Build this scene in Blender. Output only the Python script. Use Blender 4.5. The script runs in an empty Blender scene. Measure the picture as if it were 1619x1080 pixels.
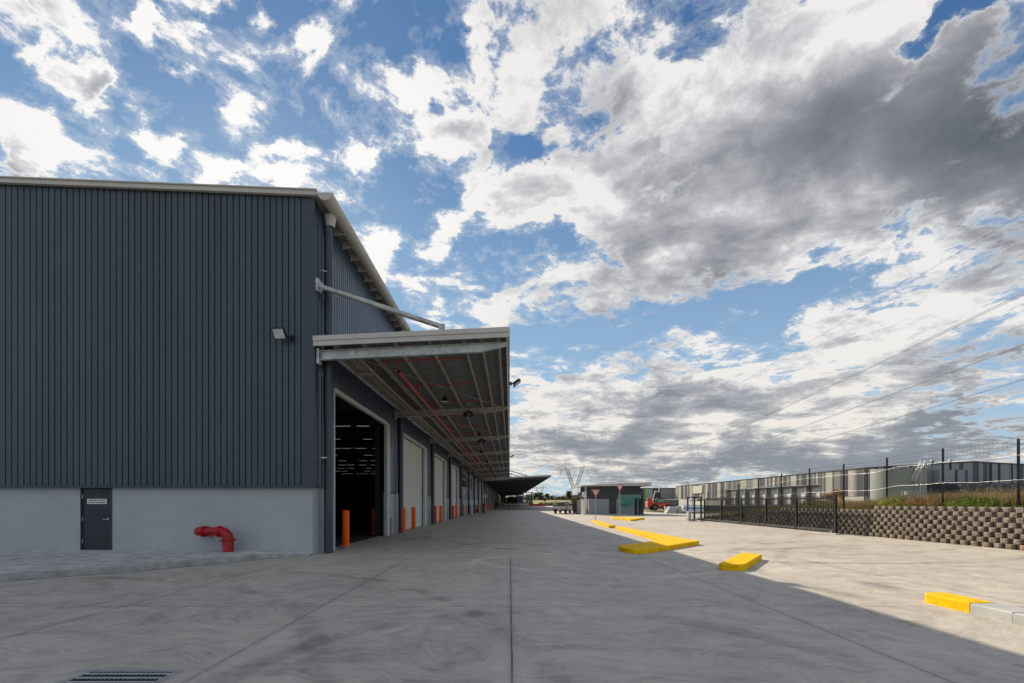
import bpy, math, random
from mathutils import Vector, Matrix, noise as mnoise
R = math.radians
random.seed(7)
scene = bpy.context.scene
col = scene.collection
ORG = {}

# ------------------------------------------------------------------ helpers
class MB:
    """collects shapes in world coordinates and links them as one mesh object"""
    def __init__(s): s.v = []; s.f = []; s.smooth = []
    def add(s, vs, fs, sm=False):
        b = len(s.v); s.v += [tuple(p) for p in vs]
        s.f += [tuple(i + b for i in f) for f in fs]; s.smooth += [sm] * len(fs)
        return s
    def box(s, x0, x1, y0, y1, z0, z1):
        return s.add([(x0,y0,z0),(x1,y0,z0),(x1,y1,z0),(x0,y1,z0),(x0,y0,z1),(x1,y0,z1),(x1,y1,z1),(x0,y1,z1)],
                     [(0,3,2,1),(4,5,6,7),(0,1,5,4),(1,2,6,5),(2,3,7,6),(3,0,4,7)])
    def hexa(s, p):   # 8 points, same order as box
        return s.add(p, [(0,3,2,1),(4,5,6,7),(0,1,5,4),(1,2,6,5),(2,3,7,6),(3,0,4,7)])
    def bar(s, a, b, w, h=None, up=(0,0,1)):
        a = Vector(a); b = Vector(b); h = h or w; d = (b - a).normalized(); u = Vector(up)
        if abs(d.dot(u)) > .98: u = Vector((0,1,0))
        r = d.cross(u).normalized(); u = r.cross(d)
        P = []
        for q in (a, b):
            for i, j in ((-1,-1),(1,-1),(1,1),(-1,1)): P.append(q + r*(i*w/2) + u*(j*h/2))
        return s.add(P, [(0,1,2,3),(7,6,5,4),(0,4,5,1),(1,5,6,2),(2,6,7,3),(3,7,4,0)])
    def cyl(s, a, b, r, n=16, r2=None, cap=True):
        a = Vector(a); b = Vector(b); d = (b - a).normalized(); r2 = r if r2 is None else r2
        u = Vector((0,0,1)) if abs(d.z) < .9 else Vector((1,0,0))
        x = d.cross(u).normalized(); y = d.cross(x)
        P = []
        for q, rr in ((a, r), (b, r2)):
            for i in range(n):
                t = 2*math.pi*i/n; P.append(q + x*(math.cos(t)*rr) + y*(math.sin(t)*rr))
        s.add(P, [(i, (i+1) % n, n+(i+1) % n, n+i) for i in range(n)], True)
        if cap:
            s.add(P[:n], [tuple(range(n))][::-1]); s.add(P[n:], [tuple(range(n))])
        return s
    def tube(s, pts, r, n=12, cap=True):
        pts = [Vector(p) for p in pts]; rs = r if isinstance(r, (list, tuple)) else [r]*len(pts)
        P = []; prev = None
        for k, p in enumerate(pts):
            d = (pts[min(k+1, len(pts)-1)] - pts[max(k-1, 0)]).normalized()
            if prev is None:
                u = Vector((0,0,1)) if abs(d.z) < .9 else Vector((1,0,0)); x = d.cross(u).normalized()
            else:
                x = (prev - d*prev.dot(d)).normalized()
            prev = x; y = d.cross(x)
            for i in range(n):
                t = 2*math.pi*i/n; P.append(p + x*(math.cos(t)*rs[k]) + y*(math.sin(t)*rs[k]))
        F = []
        for k in range(len(pts)-1):
            for i in range(n): F.append((k*n+i, k*n+(i+1) % n, (k+1)*n+(i+1) % n, (k+1)*n+i))
        s.add(P, F, True)
        if cap:
            s.add(P[:n], [tuple(range(n))]); s.add(P[-n:], [tuple(range(n))])
        return s
    def prism(s, poly, z0, z1, bevel=0):
        n = len(poly)
        if bevel:
            cx = sum(p[0] for p in poly)/n; cy = sum(p[1] for p in poly)/n
            ins = inset(poly, bevel)
            rings = [(poly, z0), (poly, z1-bevel), (ins, z1)]
        else: rings = [(poly, z0), (poly, z1)]
        P = [(x, y, z) for pl, z in rings for x, y in pl]
        F = []
        for k in range(len(rings)-1):
            for i in range(n): F.append((k*n+i, k*n+(i+1) % n, (k+1)*n+(i+1) % n, (k+1)*n+i))
        F.append(tuple(range((len(rings)-1)*n, len(rings)*n))); F.append(tuple(range(n))[::-1])
        return s.add(P, F)
    def lathe(s, prof, c=(0,0,0), n=20):
        P = []
        for r, z in prof:
            for i in range(n):
                t = 2*math.pi*i/n; P.append((c[0]+math.cos(t)*r, c[1]+math.sin(t)*r, c[2]+z))
        F = [(k*n+i, k*n+(i+1) % n, (k+1)*n+(i+1) % n, (k+1)*n+i) for k in range(len(prof)-1) for i in range(n)]
        return s.add(P, F, True)
    def xf(s, loc, rz=0):
        c, q = math.cos(rz), math.sin(rz)
        s.v = [(loc[0]+x*c-y*q, loc[1]+x*q+y*c, loc[2]+z) for x, y, z in s.v]; return s
    def build(s, name, m, parent=None, org=None, mats=None, fm=None):
        me = bpy.data.meshes.new(name)
        if parent is not None: o3 = ORG[parent.name]
        elif org is not None: o3 = org
        else:
            xs = [p[0] for p in s.v]; ys = [p[1] for p in s.v]; zs = [p[2] for p in s.v]
            o3 = ((min(xs)+max(xs))/2, (min(ys)+max(ys))/2, min(zs))
        me.from_pydata([(x-o3[0], y-o3[1], z-o3[2]) for x, y, z in s.v], [], s.f)
        me.polygons.foreach_set('use_smooth', s.smooth)
        if mats:
            for q in mats: me.materials.append(q)
            if fm: me.polygons.foreach_set('material_index', fm)
        else: me.materials.append(m)
        me.update()
        o = bpy.data.objects.new(name, me); col.objects.link(o)
        if parent is not None: o.parent = parent
        else: o.location = o3
        ORG[o.name] = o3
        return o

def inset(poly, d):
    n = len(poly); out = []
    area = sum(poly[i][0]*poly[(i+1) % n][1]-poly[(i+1) % n][0]*poly[i][1] for i in range(n))
    sg = 1 if area > 0 else -1
    for i in range(n):
        p0 = Vector(poly[i-1]); p1 = Vector(poly[i]); p2 = Vector(poly[(i+1) % n])
        a = (p1-p0).normalized(); b = (p2-p1).normalized()
        na = Vector((-a.y, a.x))*sg; nb = Vector((-b.y, b.x))*sg
        m = (na+nb); m = m.normalized() if m.length > 1e-6 else na
        q = p1 + m*(d/max(.5, m.dot(na))); out.append((q.x, q.y))
    return out

def tag(o, label, cat, group=None):
    o['label'] = label; o['category'] = cat
    if group: o['group'] = group
    return o
def kind(o, k, label=None):
    o['kind'] = k
    if label: o['label'] = label
    return o
def empty(name, loc, label, cat, group=None):
    o = bpy.data.objects.new(name, None); col.objects.link(o); o.location = loc
    o.empty_display_size = .2
    ORG[o.name] = tuple(loc)
    return tag(o, label, cat, group)
def dup(root, loc, rz=None, label=None, scale=None):
    r = root.copy(); col.objects.link(r); r.location = loc
    if rz is not None: r.rotation_euler[2] = rz
    if scale: r.scale = scale
    if label: r['label'] = label
    for ch in [c for c in bpy.data.objects if c.parent == root]:
        c = ch.copy(); col.objects.link(c); c.parent = r
        for g in [q for q in bpy.data.objects if q.parent == ch]:
            d = g.copy(); col.objects.link(d); d.parent = c
    return r

# ------------------------------------------------------------------ materials
def nodes(m):
    m.use_nodes = True; nt = m.node_tree; nt.nodes.clear(); return nt
class G:
    """small node graph helper"""
    def __init__(s, nt): s.nt = nt
    def n(s, t, **kw):
        x = s.nt.nodes.new(t)
        for k, v in kw.items(): setattr(x, k, v)
        return x
    def put(s, sock, v):
        if hasattr(v, 'is_linked') or isinstance(v, bpy.types.NodeSocket): s.nt.links.new(v, sock)
        elif v is not None:
            if isinstance(v, (tuple, list)) and len(v) == 3 and len(sock.default_value) == 4: v = (*v, 1)
            sock.default_value = v
    def m(s, op, a, b=None, c=None, clamp=False):
        x = s.n('ShaderNodeMath', operation=op, use_clamp=clamp)
        s.put(x.inputs[0], a)
        if b is not None: s.put(x.inputs[1], b)
        if c is not None: s.put(x.inputs[2], c)
        return x.outputs[0]
    def vm(s, op, a, b=None, out=0):
        x = s.n('ShaderNodeVectorMath', operation=op); s.put(x.inputs[0], a)
        if b is not None:
            s.put(x.inputs['Scale'] if op == 'SCALE' else x.inputs[1], b)
        return x.outputs[out]
    def noise(s, vec, scale, detail=4, rough=.55, dist=0, out='Fac'):
        x = s.n('ShaderNodeTexNoise'); s.put(x.inputs['Vector'], vec)
        x.inputs['Scale'].default_value = scale; x.inputs['Detail'].default_value = detail
        x.inputs['Roughness'].default_value = rough; x.inputs['Distortion'].default_value = dist
        return x.outputs[out]
    def mr(s, v, a, b, c=0, d=1, smooth=False):
        x = s.n('ShaderNodeMapRange', interpolation_type='SMOOTHSTEP' if smooth else 'LINEAR')
        s.put(x.inputs[0], v); x.inputs[1].default_value = a; x.inputs[2].default_value = b
        s.put(x.inputs[3], c); s.put(x.inputs[4], d); return x.outputs[0]
    def mix(s, f, a, b, mode='MIX'):
        x = s.n('ShaderNodeMix', data_type='RGBA', blend_type=mode)
        s.put(x.inputs[0], f); s.put(x.inputs[6], a); s.put(x.inputs[7], b); return x.outputs[2]
    def mapping(s, vec, loc=(0,0,0), rot=(0,0,0), sc=(1,1,1), typ='POINT'):
        x = s.n('ShaderNodeMapping', vector_type=typ); s.put(x.inputs[0], vec)
        x.inputs[1].default_value = loc; x.inputs[2].default_value = rot; x.inputs[3].default_value = sc
        return x.outputs[0]
    def comb(s, x=0, y=0, z=0):
        c = s.n('ShaderNodeCombineXYZ'); s.put(c.inputs[0], x); s.put(c.inputs[1], y); s.put(c.inputs[2], z); return c.outputs[0]
    def sep(s, v):
        c = s.n('ShaderNodeSeparateXYZ'); s.put(c.inputs[0], v); return c.outputs
    def bump(s, h, strength=.3, dist=.01):
        b = s.n('ShaderNodeBump'); b.inputs['Strength'].default_value = strength; b.inputs['Distance'].default_value = dist
        s.put(b.inputs['Height'], h); return b.outputs[0]

MATS = {}
def mat(name, c, rough=.6, metal=0, var=.12, vs=3., c2=None, bump=0, bs=40., emit=0, spec=.5, streak=None, detail=5, coat=0, trans=0, alpha=1, sheet=None, scuff=None):
    if name in MATS: return MATS[name]
    m = bpy.data.materials.new(name); g = G(nodes(m))
    out = g.n('ShaderNodeOutputMaterial'); b = g.n('ShaderNodeBsdfPrincipled')
    g.nt.links.new(b.outputs[0], out.inputs[0])
    co = g.n('ShaderNodeTexCoord').outputs['Object']
    v = co if streak is None else g.mapping(co, sc=streak)
    n = g.noise(v, vs, detail, .6)
    c2 = c2 or tuple(x*(1-var*1.6) for x in c)
    cc = g.mix(g.mr(n, .3, .7), c2, tuple(min(1, x*(1+var*.6)) for x in c))
    if scuff:   # black tyre rubs, chips and grime with shapes of their own
        sn = g.noise(g.mapping(co, sc=(1, 1, 3)), scuff[0], 6, .7, .8)
        cc = g.mix(g.mr(sn, scuff[1], scuff[1]+.07, 0, scuff[2]), cc, scuff[3])
    if sheet:   # slight batch differences from one sheet to the next, rows of screw heads
        a = g.sep(co)[sheet[0]]
        wn = g.n('ShaderNodeTexWhiteNoise', noise_dimensions='1D'); g.put(wn.inputs['W'], g.m('FLOOR', g.m('DIVIDE', a, sheet[1])))
        cc = g.mix(1, cc, g.comb(*[g.mr(wn.outputs[0], 0, 1, .9, 1.09)]*3), 'MULTIPLY')
        sx = g.m('PINGPONG', g.m('ADD', a, .06), sheet[1]/8); sz = g.m('PINGPONG', g.sep(co)[2], .75)
        dot = g.m('LESS_THAN', g.m('SQRT', g.m('ADD', g.m('MULTIPLY', sx, sx), g.m('MULTIPLY', sz, sz))), .014)
        cc = g.mix(g.m('MULTIPLY', dot, .6), cc, (.16, .18, .2))
    g.put(b.inputs['Base Color'], cc)
    b.inputs['Roughness'].default_value = rough; b.inputs['Metallic'].default_value = metal
    b.inputs['Specular IOR Level'].default_value = spec
    if rough < .95 and not emit:
        g.put(b.inputs['Roughness'], g.mr(g.noise(v, vs*2.3, 3), .3, .7, rough*.88, min(1, rough*1.12)))
    if coat: b.inputs['Coat Weight'].default_value = coat
    if trans: b.inputs['Transmission Weight'].default_value = trans
    if alpha < 1: b.inputs['Alpha'].default_value = alpha
    if bump: g.put(b.inputs['Normal'], g.bump(g.noise(co, bs, 4), bump, .01))
    if emit:
        b.inputs['Emission Color'].default_value = (*c, 1); b.inputs['Emission Strength'].default_value = emit
    MATS[name] = m; return m

def m_ground():
    m = bpy.data.materials.new('yard_concrete'); g = G(nodes(m))
    out = g.n('ShaderNodeOutputMaterial'); b = g.n('ShaderNodeBsdfPrincipled'); g.nt.links.new(b.outputs[0], out.inputs[0])
    P = g.n('ShaderNodeNewGeometry').outputs['Position']
    x, y, z = g.sep(P)
    big = g.noise(P, .22, 4, .55)
    warp = g.vm('SCALE', g.noise(P, .35, 3, .5, out='Color'), 5.0)
    wv = g.vm('ADD', P, warp)
    streak = g.noise(g.mapping(wv, sc=(.35, 1.5, 1), rot=(0, 0, R(14))), 1.5, 6, .62)
    streak2 = g.noise(g.mapping(wv, sc=(2.2, .5, 1), rot=(0, 0, R(-28))), 1.1, 5, .6)
    swirl = g.noise(P, .8, 7, .6, 3.2)
    fine = g.noise(P, 26, 5, .7)
    mott = g.noise(P, 3.1, 6, .68, .6)
    cr = g.noise(P, 90, 3, .7)
    v = g.m('MULTIPLY', g.m('SUBTRACT', streak, .5), .6)
    v = g.m('MULTIPLY_ADD', g.m('SUBTRACT', streak2, .5), .36, v)
    v = g.m('MULTIPLY_ADD', g.m('SUBTRACT', swirl, .5), .34, v)
    v = g.m('MULTIPLY_ADD', g.m('SUBTRACT', big, .5), .34, v)
    v = g.m('MULTIPLY_ADD', g.m('SUBTRACT', mott, .5), .3, v)
    v = g.m('MULTIPLY_ADD', g.m('SUBTRACT', fine, .5), .42, v)
    v = g.m('MULTIPLY_ADD', g.m('SUBTRACT', cr, .5), .25, v)
    # trowel arcs / tyre turning marks: rings round given centres
    fs = g.noise(g.mapping(wv, sc=(1.2, 7, 1), rot=(0, 0, R(10))), 2.2, 5, .65)
    v = g.m('MULTIPLY_ADD', g.m('SUBTRACT', fs, .5), .6, v)
    tyre = None
    for cx, cy, rr, w, st in ((0.5, 3.5, 3.2, .16, .35), (1.2, 2.2, 2.9, .10, .3), (9, 26, 12, .2, .3), (9.4, 26, 14.0, .18, .35),
                              (-9, 2, 7.5, .14, .3), (-8.6, 2, 9.3, .14, .3), (14, 10, 7, .16, .35), (14.5, 10, 8.8, .16, .35), (3, 14, 4.1, .12, -.3),(4.2, 13, 3.2, .12, -.35),(1.6, 11.6, 2.6,.1,-.35),(4,30,13,.25,.3),(4.4,30,15,.25,.3)):
        d = g.m('SQRT', g.m('ADD', g.m('POWER', g.m('ABSOLUTE', g.m('SUBTRACT', x, cx)), 2), g.m('POWER', g.m('ABSOLUTE', g.m('SUBTRACT', y, cy)), 2)))
        d = g.m('ADD', d, g.m('MULTIPLY', g.m('SUBTRACT', big, .5), 1.2))
        k = g.mr(g.m('ABSOLUTE', g.m('SUBTRACT', d, rr)), w*.5, w*1.6, st, 0, True)
        k = g.m('MULTIPLY', k, g.mr(g.noise(P, .5+rr*.02, 3), .42, .62))
        tyre = k if tyre is None else g.m('ADD', tyre, k)
    f = g.m('ADD', g.m('MULTIPLY_ADD', v, 1.0, .5), g.m('MULTIPLY', tyre, -.62))
    c = g.n('ShaderNodeValToRGB'); g.put(c.inputs[0], f)
    e = c.color_ramp.elements; e[0].position = .12; e[0].color = (.225, .203, .172, 1); e[1].position = .9; e[1].color = (.70, .635, .53, 1)
    q = e.new(.5); q.color = (.49, .442, .374, 1)
    colr = c.outputs[0]
    # warm stains
    colr = g.mix(g.mr(g.noise(P, .55, 5, .6), .60, .80, 0, .3), colr, (.38, .32, .25))
    # oil spots
    colr = g.mix(g.mr(g.noise(P, 2.3, 2, .4), .74, .8, 0, .6), colr, (.12, .115, .11))
    # saw cut joints
    jd = None
    wob = g.m('MULTIPLY', g.m('SUBTRACT', g.noise(P, 1.2, 2), .5), .02)
    for jx in (-11.6, -8.5, -5.95, -2.9, .02, 3.94, 8.1, 12.2, 15.2):
        d = g.m('ABSOLUTE', g.m('SUBTRACT', g.m('ADD', x, wob), jx))
        jd = d if jd is None else g.m('MINIMUM', jd, d)
    yy = g.m('ABSOLUTE', g.m('SUBTRACT', g.m('PINGPONG', g.m('ADD', g.m('SUBTRACT', y, 7.0), 595.0), 2.975), 0))
    yb = g.m('ABSOLUTE', g.m('SUBTRACT', y, 12.95))
    thick = g.mr(g.m('ABSOLUTE', g.m('SUBTRACT', x, .02)), .1, .2, .011, .006)
    jl = g.m('LESS_THAN', jd, thick)
    jy = g.m('LESS_THAN', yy, .010)
    fadey = g.mr(y, 12.9, 13.0, 1, .3)
    j = g.m('MULTIPLY', g.m('MAXIMUM', g.m('MULTIPLY', jl, fadey), g.m('MULTIPLY', jy, .7)), g.mr(g.noise(P, 2.0, 3), .25, .55, .35, .9))
    halo = g.m('MULTIPLY', g.mr(jd, .0, .1, .22, 0, True), fadey)
    colr = g.mix(halo, colr, (.2, .19, .175)); colr = g.mix(j, colr, (.045, .042, .038))
    # panel to panel tint
    cell = g.n('ShaderNodeTexWhiteNoise'); g.put(cell.inputs['Vector'], g.comb(g.m('FLOOR', g.m('DIVIDE', g.m('ADD', x, 2.9), 2.95)), g.m('FLOOR', g.m('DIVIDE', g.m('SUBTRACT', y, 1.05), 5.95))))
    colr = g.mix(g.mr(cell.outputs[0], 0, 1, 0, .14), colr, (.27, .255, .23))
    g.put(b.inputs['Base Color'], colr)
    g.put(b.inputs['Roughness'], g.mr(f, .2, .8, .62, .82)); b.inputs['Specular IOR Level'].default_value = .35
    h = g.m('ADD', g.m('MULTIPLY', fine, .5), g.m('MULTIPLY', mott, .8)); h = g.m('SUBTRACT', h, g.m('MULTIPLY', jl, 1.5))
    g.put(b.inputs['Normal'], g.bump(h, .22, .008))
    return m

def m_terrain(name, a, b_, c_, sc=.2):
    m = bpy.data.materials.new(name); g = G(nodes(m))
    out = g.n('ShaderNodeOutputMaterial'); b = g.n('ShaderNodeBsdfPrincipled'); g.nt.links.new(b.outputs[0], out.inputs[0])
    P = g.n('ShaderNodeNewGeometry').outputs['Position']
    n1 = g.noise(P, sc, 6, .65); n2 = g.noise(P, sc*9, 5, .7)
    c1 = g.mix(g.mr(n1, .42, .58), a, b_); c1 = g.mix(g.mr(n2, .4, .66, 0, .8), c1, c_)
    g.put(b.inputs['Base Color'], c1); b.inputs['Roughness'].default_value = .95; b.inputs['Specular IOR Level'].default_value = .1
    g.put(b.inputs['Normal'], g.bump(n2, .6, .05))
    return m

def m_stripes(name, axis='Y', pitch=1.15, cols=None, seed=0.):
    """random vertical colour-bond panels: a real colour pattern on the cladding"""
    m = bpy.data.materials.new(name); g = G(nodes(m))
    out = g.n('ShaderNodeOutputMaterial'); b = g.n('ShaderNodeBsdfPrincipled'); g.nt.links.new(b.outputs[0], out.inputs[0])
    P = g.n('ShaderNodeNewGeometry').outputs['Position']
    a = g.sep(P)[1 if axis == 'Y' else 0]
    # irregular widths: warp the coordinate with a 1D noise
    w = g.noise(g.comb(g.m('ADD', a, seed), 0, 0), .23, 2, .5)
    i = g.m('FLOOR', g.m('DIVIDE', g.m('ADD', a, g.m('MULTIPLY', w, pitch*6)), pitch))
    wn = g.n('ShaderNodeTexWhiteNoise', noise_dimensions='1D'); g.put(wn.inputs['W'], g.m('ADD', i, seed))
    r = g.n('ShaderNodeValToRGB'); r.color_ramp.interpolation = 'CONSTANT'; g.put(r.inputs[0], wn.outputs[0])
    e = r.color_ramp.elements
    for k, (p, c) in enumerate(cols):
        if k < 2: e[k].position = p; e[k].color = (*c, 1)
        else: q = e.new(p); q.color = (*c, 1)
    g.put(b.inputs['Base Color'], r.outputs[0]); b.inputs['Roughness'].default_value = .55
    rib = g.m('PINGPONG', a, .1); g.put(b.inputs['Normal'], g.bump(rib, .6, .05))
    return m

def m_leaf(name, a, b_, sc=.8, trans=.0):
    m = bpy.data.materials.new(name); g = G(nodes(m))
    out = g.n('ShaderNodeOutputMaterial'); b = g.n('ShaderNodeBsdfPrincipled')
    P = g.n('ShaderNodeNewGeometry').outputs['Position']
    oi = g.n('ShaderNodeObjectInfo').outputs['Random']
    n1 = g.noise(P, sc, 4, .7); n1 = g.m('ADD', n1, g.m('MULTIPLY', g.m('SUBTRACT', oi, .5), .25))
    g.put(b.inputs['Base Color'], g.mix(g.mr(n1, .35, .65), a, b_)); b.inputs['Roughness'].default_value = .7
    b.inputs['Specular IOR Level'].default_value = .25
    tr = g.n('ShaderNodeBsdfTranslucent'); g.put(tr.inputs[0], g.mix(.5, a, b_))
    ms = g.n('ShaderNodeMixShader'); ms.inputs[0].default_value = .3
    g.nt.links.new(b.outputs[0], ms.inputs[1]); g.nt.links.new(tr.outputs[0], ms.inputs[2]); g.nt.links.new(ms.outputs[0], out.inputs[0])
    return m

SLATE = mat('slate_cladding', (.049, .066, .086), .36, .0, .10, 1.2, streak=(1, 1, .15), spec=.5, sheet=(0, .76))
SLATE_G = mat('slate_side_cladding', (.07, .094, .135), .24, .0, .10, 1.2, spec=.8)  # side copy of the slate, coloured lighter and bluer for the sky it reflects
SLATE_P = mat('slate_paint', (.042, .056, .082), .38, 0, .1, 2, spec=.5)
SLATE_D = mat('charcoal_cladding', (.055, .06, .07), .5, 0, .1, 2)
CONC = mat('painted_precast', (.42, .455, .475), .75, 0, .07, .9, bump=.12, bs=35, detail=8, scuff=(1.3, .64, .22, (.25, .25, .23)))
CREAM = mat('cream_trim', (.55, .53, .48), .45, 0, .06, 2)
CREAM_D = mat('grey_door_frame', (.52, .52, .50), .5, 0, .08, 2)
ROLL = mat('roller_curtain', (.80, .79, .74), .4, .2, .06, 1.5, streak=(1, 1, .3))
GALV = mat('galvanised_steel', (.50, .52, .50), .42, .45, .28, 5, c2=(.32, .34, .335))
GALV_D = mat('galvanised_purlin', (.43, .42, .385), .5, .3, .2, 4)
SHEET = mat('canopy_sheet', (.19, .20, .205), .5, .3, .12, 2)
RED = mat('red_gloss_paint', (.40, .003, .010), .25, 0, .1, 3, spec=.4)
REDP = mat('red_sprinkler_paint', (.50, .03, .04), .4, 0, .1, 3)
ORANGE = mat('safety_orange_paint', (.93, .125, .004), .5, 0, .10, 4, spec=.25)
YEL = mat('yellow_kerb_paint', (.92, .57, .0), .75, 0, .12, 7, c2=(.70, .39, .004), bump=.4, bs=60, spec=.15, detail=9, scuff=(2.6, .60, .6, (.16, .12, .05)))
YELF = mat('faded_yellow_line', (.50, .43, .26), .8, 0, .15, 5, c2=(.36, .335, .29))
KERB = mat('kerb_concrete', (.47, .47, .45), .8, 0, .16, 3, bump=.3, bs=50, detail=8)
PATH = mat('footpath_concrete', (.60, .585, .545), .8, 0, .22, 3.5, c2=(.30, .31, .32), bump=.3, bs=30, detail=9)
BLACK = mat('black_powdercoat', (.012, .014, .02), .35, 0, .1, 3)
BLACKM = mat('black_rubber', (.02, .02, .021), .8, 0, .2, 6)
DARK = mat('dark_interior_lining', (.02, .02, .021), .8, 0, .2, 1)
WHITE = mat('white_paint', (.75, .75, .73), .5, 0, .08, 2)
SIGNW = mat('white_sign_face', (.8, .8, .78), .5, 0, .04, 3)
SIGNR = mat('red_sign_face', (.62, .03, .035), .4, 0, .05, 3)
LETTER = mat('black_lettering', (.02, .02, .022), .5, 0, .0, 3)
STEEL = mat('bright_steel', (.6, .6, .6), .3, .9, .1, 6)
WIRE = mat('galvanised_wire', (.75, .75, .73), .35, .6, .05, 3)
CHAIN = mat('black_chain_wire', (.02, .022, .026), .5, .3, .05, 3)
GLASS = mat('dark_glass', (.02, .03, .035), .06, 0, .1, 1, spec=.9)
GGLASS = mat('green_tinted_glass', (.06, .30, .19), .12, 0, .5, 1.6, spec=.7, c2=(.03, .13, .12))
GREYW = mat('grey_panel_wall', (.31, .335, .365), .7, 0, .05, 1)
LAMP = mat('floodlight_lens', (.62, .66, .63), .25, 0, .05, 8)
BLK = mat('split_face_block', (.25, .215, .175), .95, 0, .3, 5, c2=(.14, .115, .092), bump=.8, bs=25, detail=8)
SOILST = mat('clay_stained_block', (.29, .19, .115), .95, 0, .25, 9, c2=(.22, .175, .135), bump=.8, bs=25)
# ------------------------------------------------------------------ camera, sun, sky
cam = bpy.data.objects.new('camera', bpy.data.cameras.new('camera')); col.objects.link(cam)
cam.location = (0, 0, 1.6); cam.rotation_euler = (R(90), 0, 0)
cam.data.lens = 16.01; cam.data.sensor_width = 36; cam.data.shift_x = .0022; cam.data.shift_y = .1572
cam.data.clip_start = .05; cam.data.clip_end = 9000
scene.camera = cam
SD = Vector((-.79, 1.5, 1)).normalized()
sun = bpy.data.objects.new('sun', bpy.data.lights.new('sun', 'SUN')); col.objects.link(sun)
sun.data.energy = 5.0; sun.data.angle = R(.6); sun.data.color = (1, .87, .69)
sun.rotation_euler = SD.to_track_quat('Z', 'Y').to_euler(); sun.location = (-20, 30, 40)

w = bpy.data.worlds.new('World'); scene.world = w; w.use_nodes = True
nt = w.node_tree; nt.nodes.clear(); g = G(nt)
wo = g.n('ShaderNodeOutputWorld'); bg = g.n('ShaderNodeBackground'); bg.inputs[1].default_value = .1
nt.links.new(bg.outputs[0], wo.inputs[0])
sky = g.n('ShaderNodeTexSky', sky_type='NISHITA'); sky.sun_disc = False
sky.sun_elevation = math.asin(SD.z); sky.sun_rotation = math.atan2(SD.x, SD.y)
sky.air_density = 1.0; sky.dust_density = .15; sky.ozone_density = 2.0
D = g.n('ShaderNodeTexCoord').outputs['Generated']
dx, dy, dz = g.sep(D)
den = g.m('ADD', g.m('MAXIMUM', dz, 0), .11)
PL = g.comb(g.m('DIVIDE', dx, den), g.m('DIVIDE', dy, den), 0)       # cloud layer plane
# compass coordinates of the forward half of the sky
fy = g.m('MAXIMUM', dy, .08)
ST = g.comb(g.m('DIVIDE', dx, fy), g.m('DIVIDE', dz, fy), 0)
STW = g.vm('ADD', ST, g.vm('SCALE', g.vm('SUBTRACT', g.noise(ST, 3.4, 6, .62, out='Color'), (.5, .5, .5)), .34))
STW = g.vm('MULTIPLY', STW, (1, 1, 0))
front = g.mr(dy, .1, .25)
def blob(px, py, rx, ry, rot, wt, soft=.0):
    s0 = (px-806)/720; t0 = (794.5-py)/720
    v = g.mapping(STW, loc=(s0, t0, 0), rot=(0, 0, R(-rot)), sc=(rx/720, ry/720, 1), typ='TEXTURE')
    L = g.vm('LENGTH', v, out=1)
    return g.mr(L, soft, 1.15, wt, 0, True)
def bsum(L):
    a = None
    for b in L:
        q = blob(*b); a = q if a is None else g.m('ADD', a, q)
    return a
cover = bsum([
 (1250,150,440,250,-24,.55), (1560,260,260,180,-10,.48), (1030,400,210,90,-28,.44), (930,300,110,110,-40,.30), (1190,340,270,110,-26,.34), (1380,345,260,75,-20,.30), (890,45,110,70,-30,.34),
 (105,38,75,28,45,.34), (55,88,55,22,0,.24), (155,160,72,75,0,.42), (242,215,42,68,-20,.36), (25,225,75,75,0,.42), (222,35,28,45,0,.30), (272,95,34,20,20,.24), (325,12,62,26,0,.34),
 (375,132,58,78,40,.42), (440,12,50,28,0,.34), (512,60,40,48,30,.34), (340,258,55,34,0,.34), (462,225,60,26,10,.32), (440,280,60,22,0,.32), (596,252,40,55,20,.26), (650,105,46,38,-20,.30),
 (766,60,32,66,25,.34), (716,205,52,84,10,.42), (815,135,70,72,0,.42), (835,312,95,44,-25,.36), (600,392,38,38,20,.40), (700,372,70,32,-30,.34), (790,478,66,34,-25,.36),
 (1000,665,340,90,-6,.48), (1350,600,330,120,-14,.36), (1500,480,220,70,-15,.34), (1250,715,600,80,-3,.46), (930,620,120,40,-6,.16), (1050,540,60,24,-10,.2),
 (1470,45,105,34,-10,-.60), (1550,20,80,26,0,-.40), (840,232,46,40,0,-.40), (930,520,140,60,0,-.34), (1110,505,170,44,-8,-.34), (1270,480,110,30,-16,-.32), (1410,415,110,20,-18,-.2),
])
n1 = g.noise(g.mapping(PL, loc=(3.2, 1.7, 0)), 4.6, 9, .64, .35)
n2 = g.noise(g.mapping(PL, loc=(9.2, 4.7, 0)), 14, 5, .7, .4)
dens = g.m('ADD', g.m('MULTIPLY', n1, 1.3), g.m('MULTIPLY_ADD', n2, .50, -.395))
dens = g.m('ADD', dens, g.m('MULTIPLY', cover, g.m('MULTIPLY', front, .74)))
dens = g.m('ADD', dens, g.m('MULTIPLY_ADD', front, -.068, .06))
alpha = g.mr(dens, .49, .64, 0, 1, True)
thin = g.mr(dens, .43, .56, 0, .3)
alpha = g.m('MAXIMUM', alpha, thin)
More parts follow.
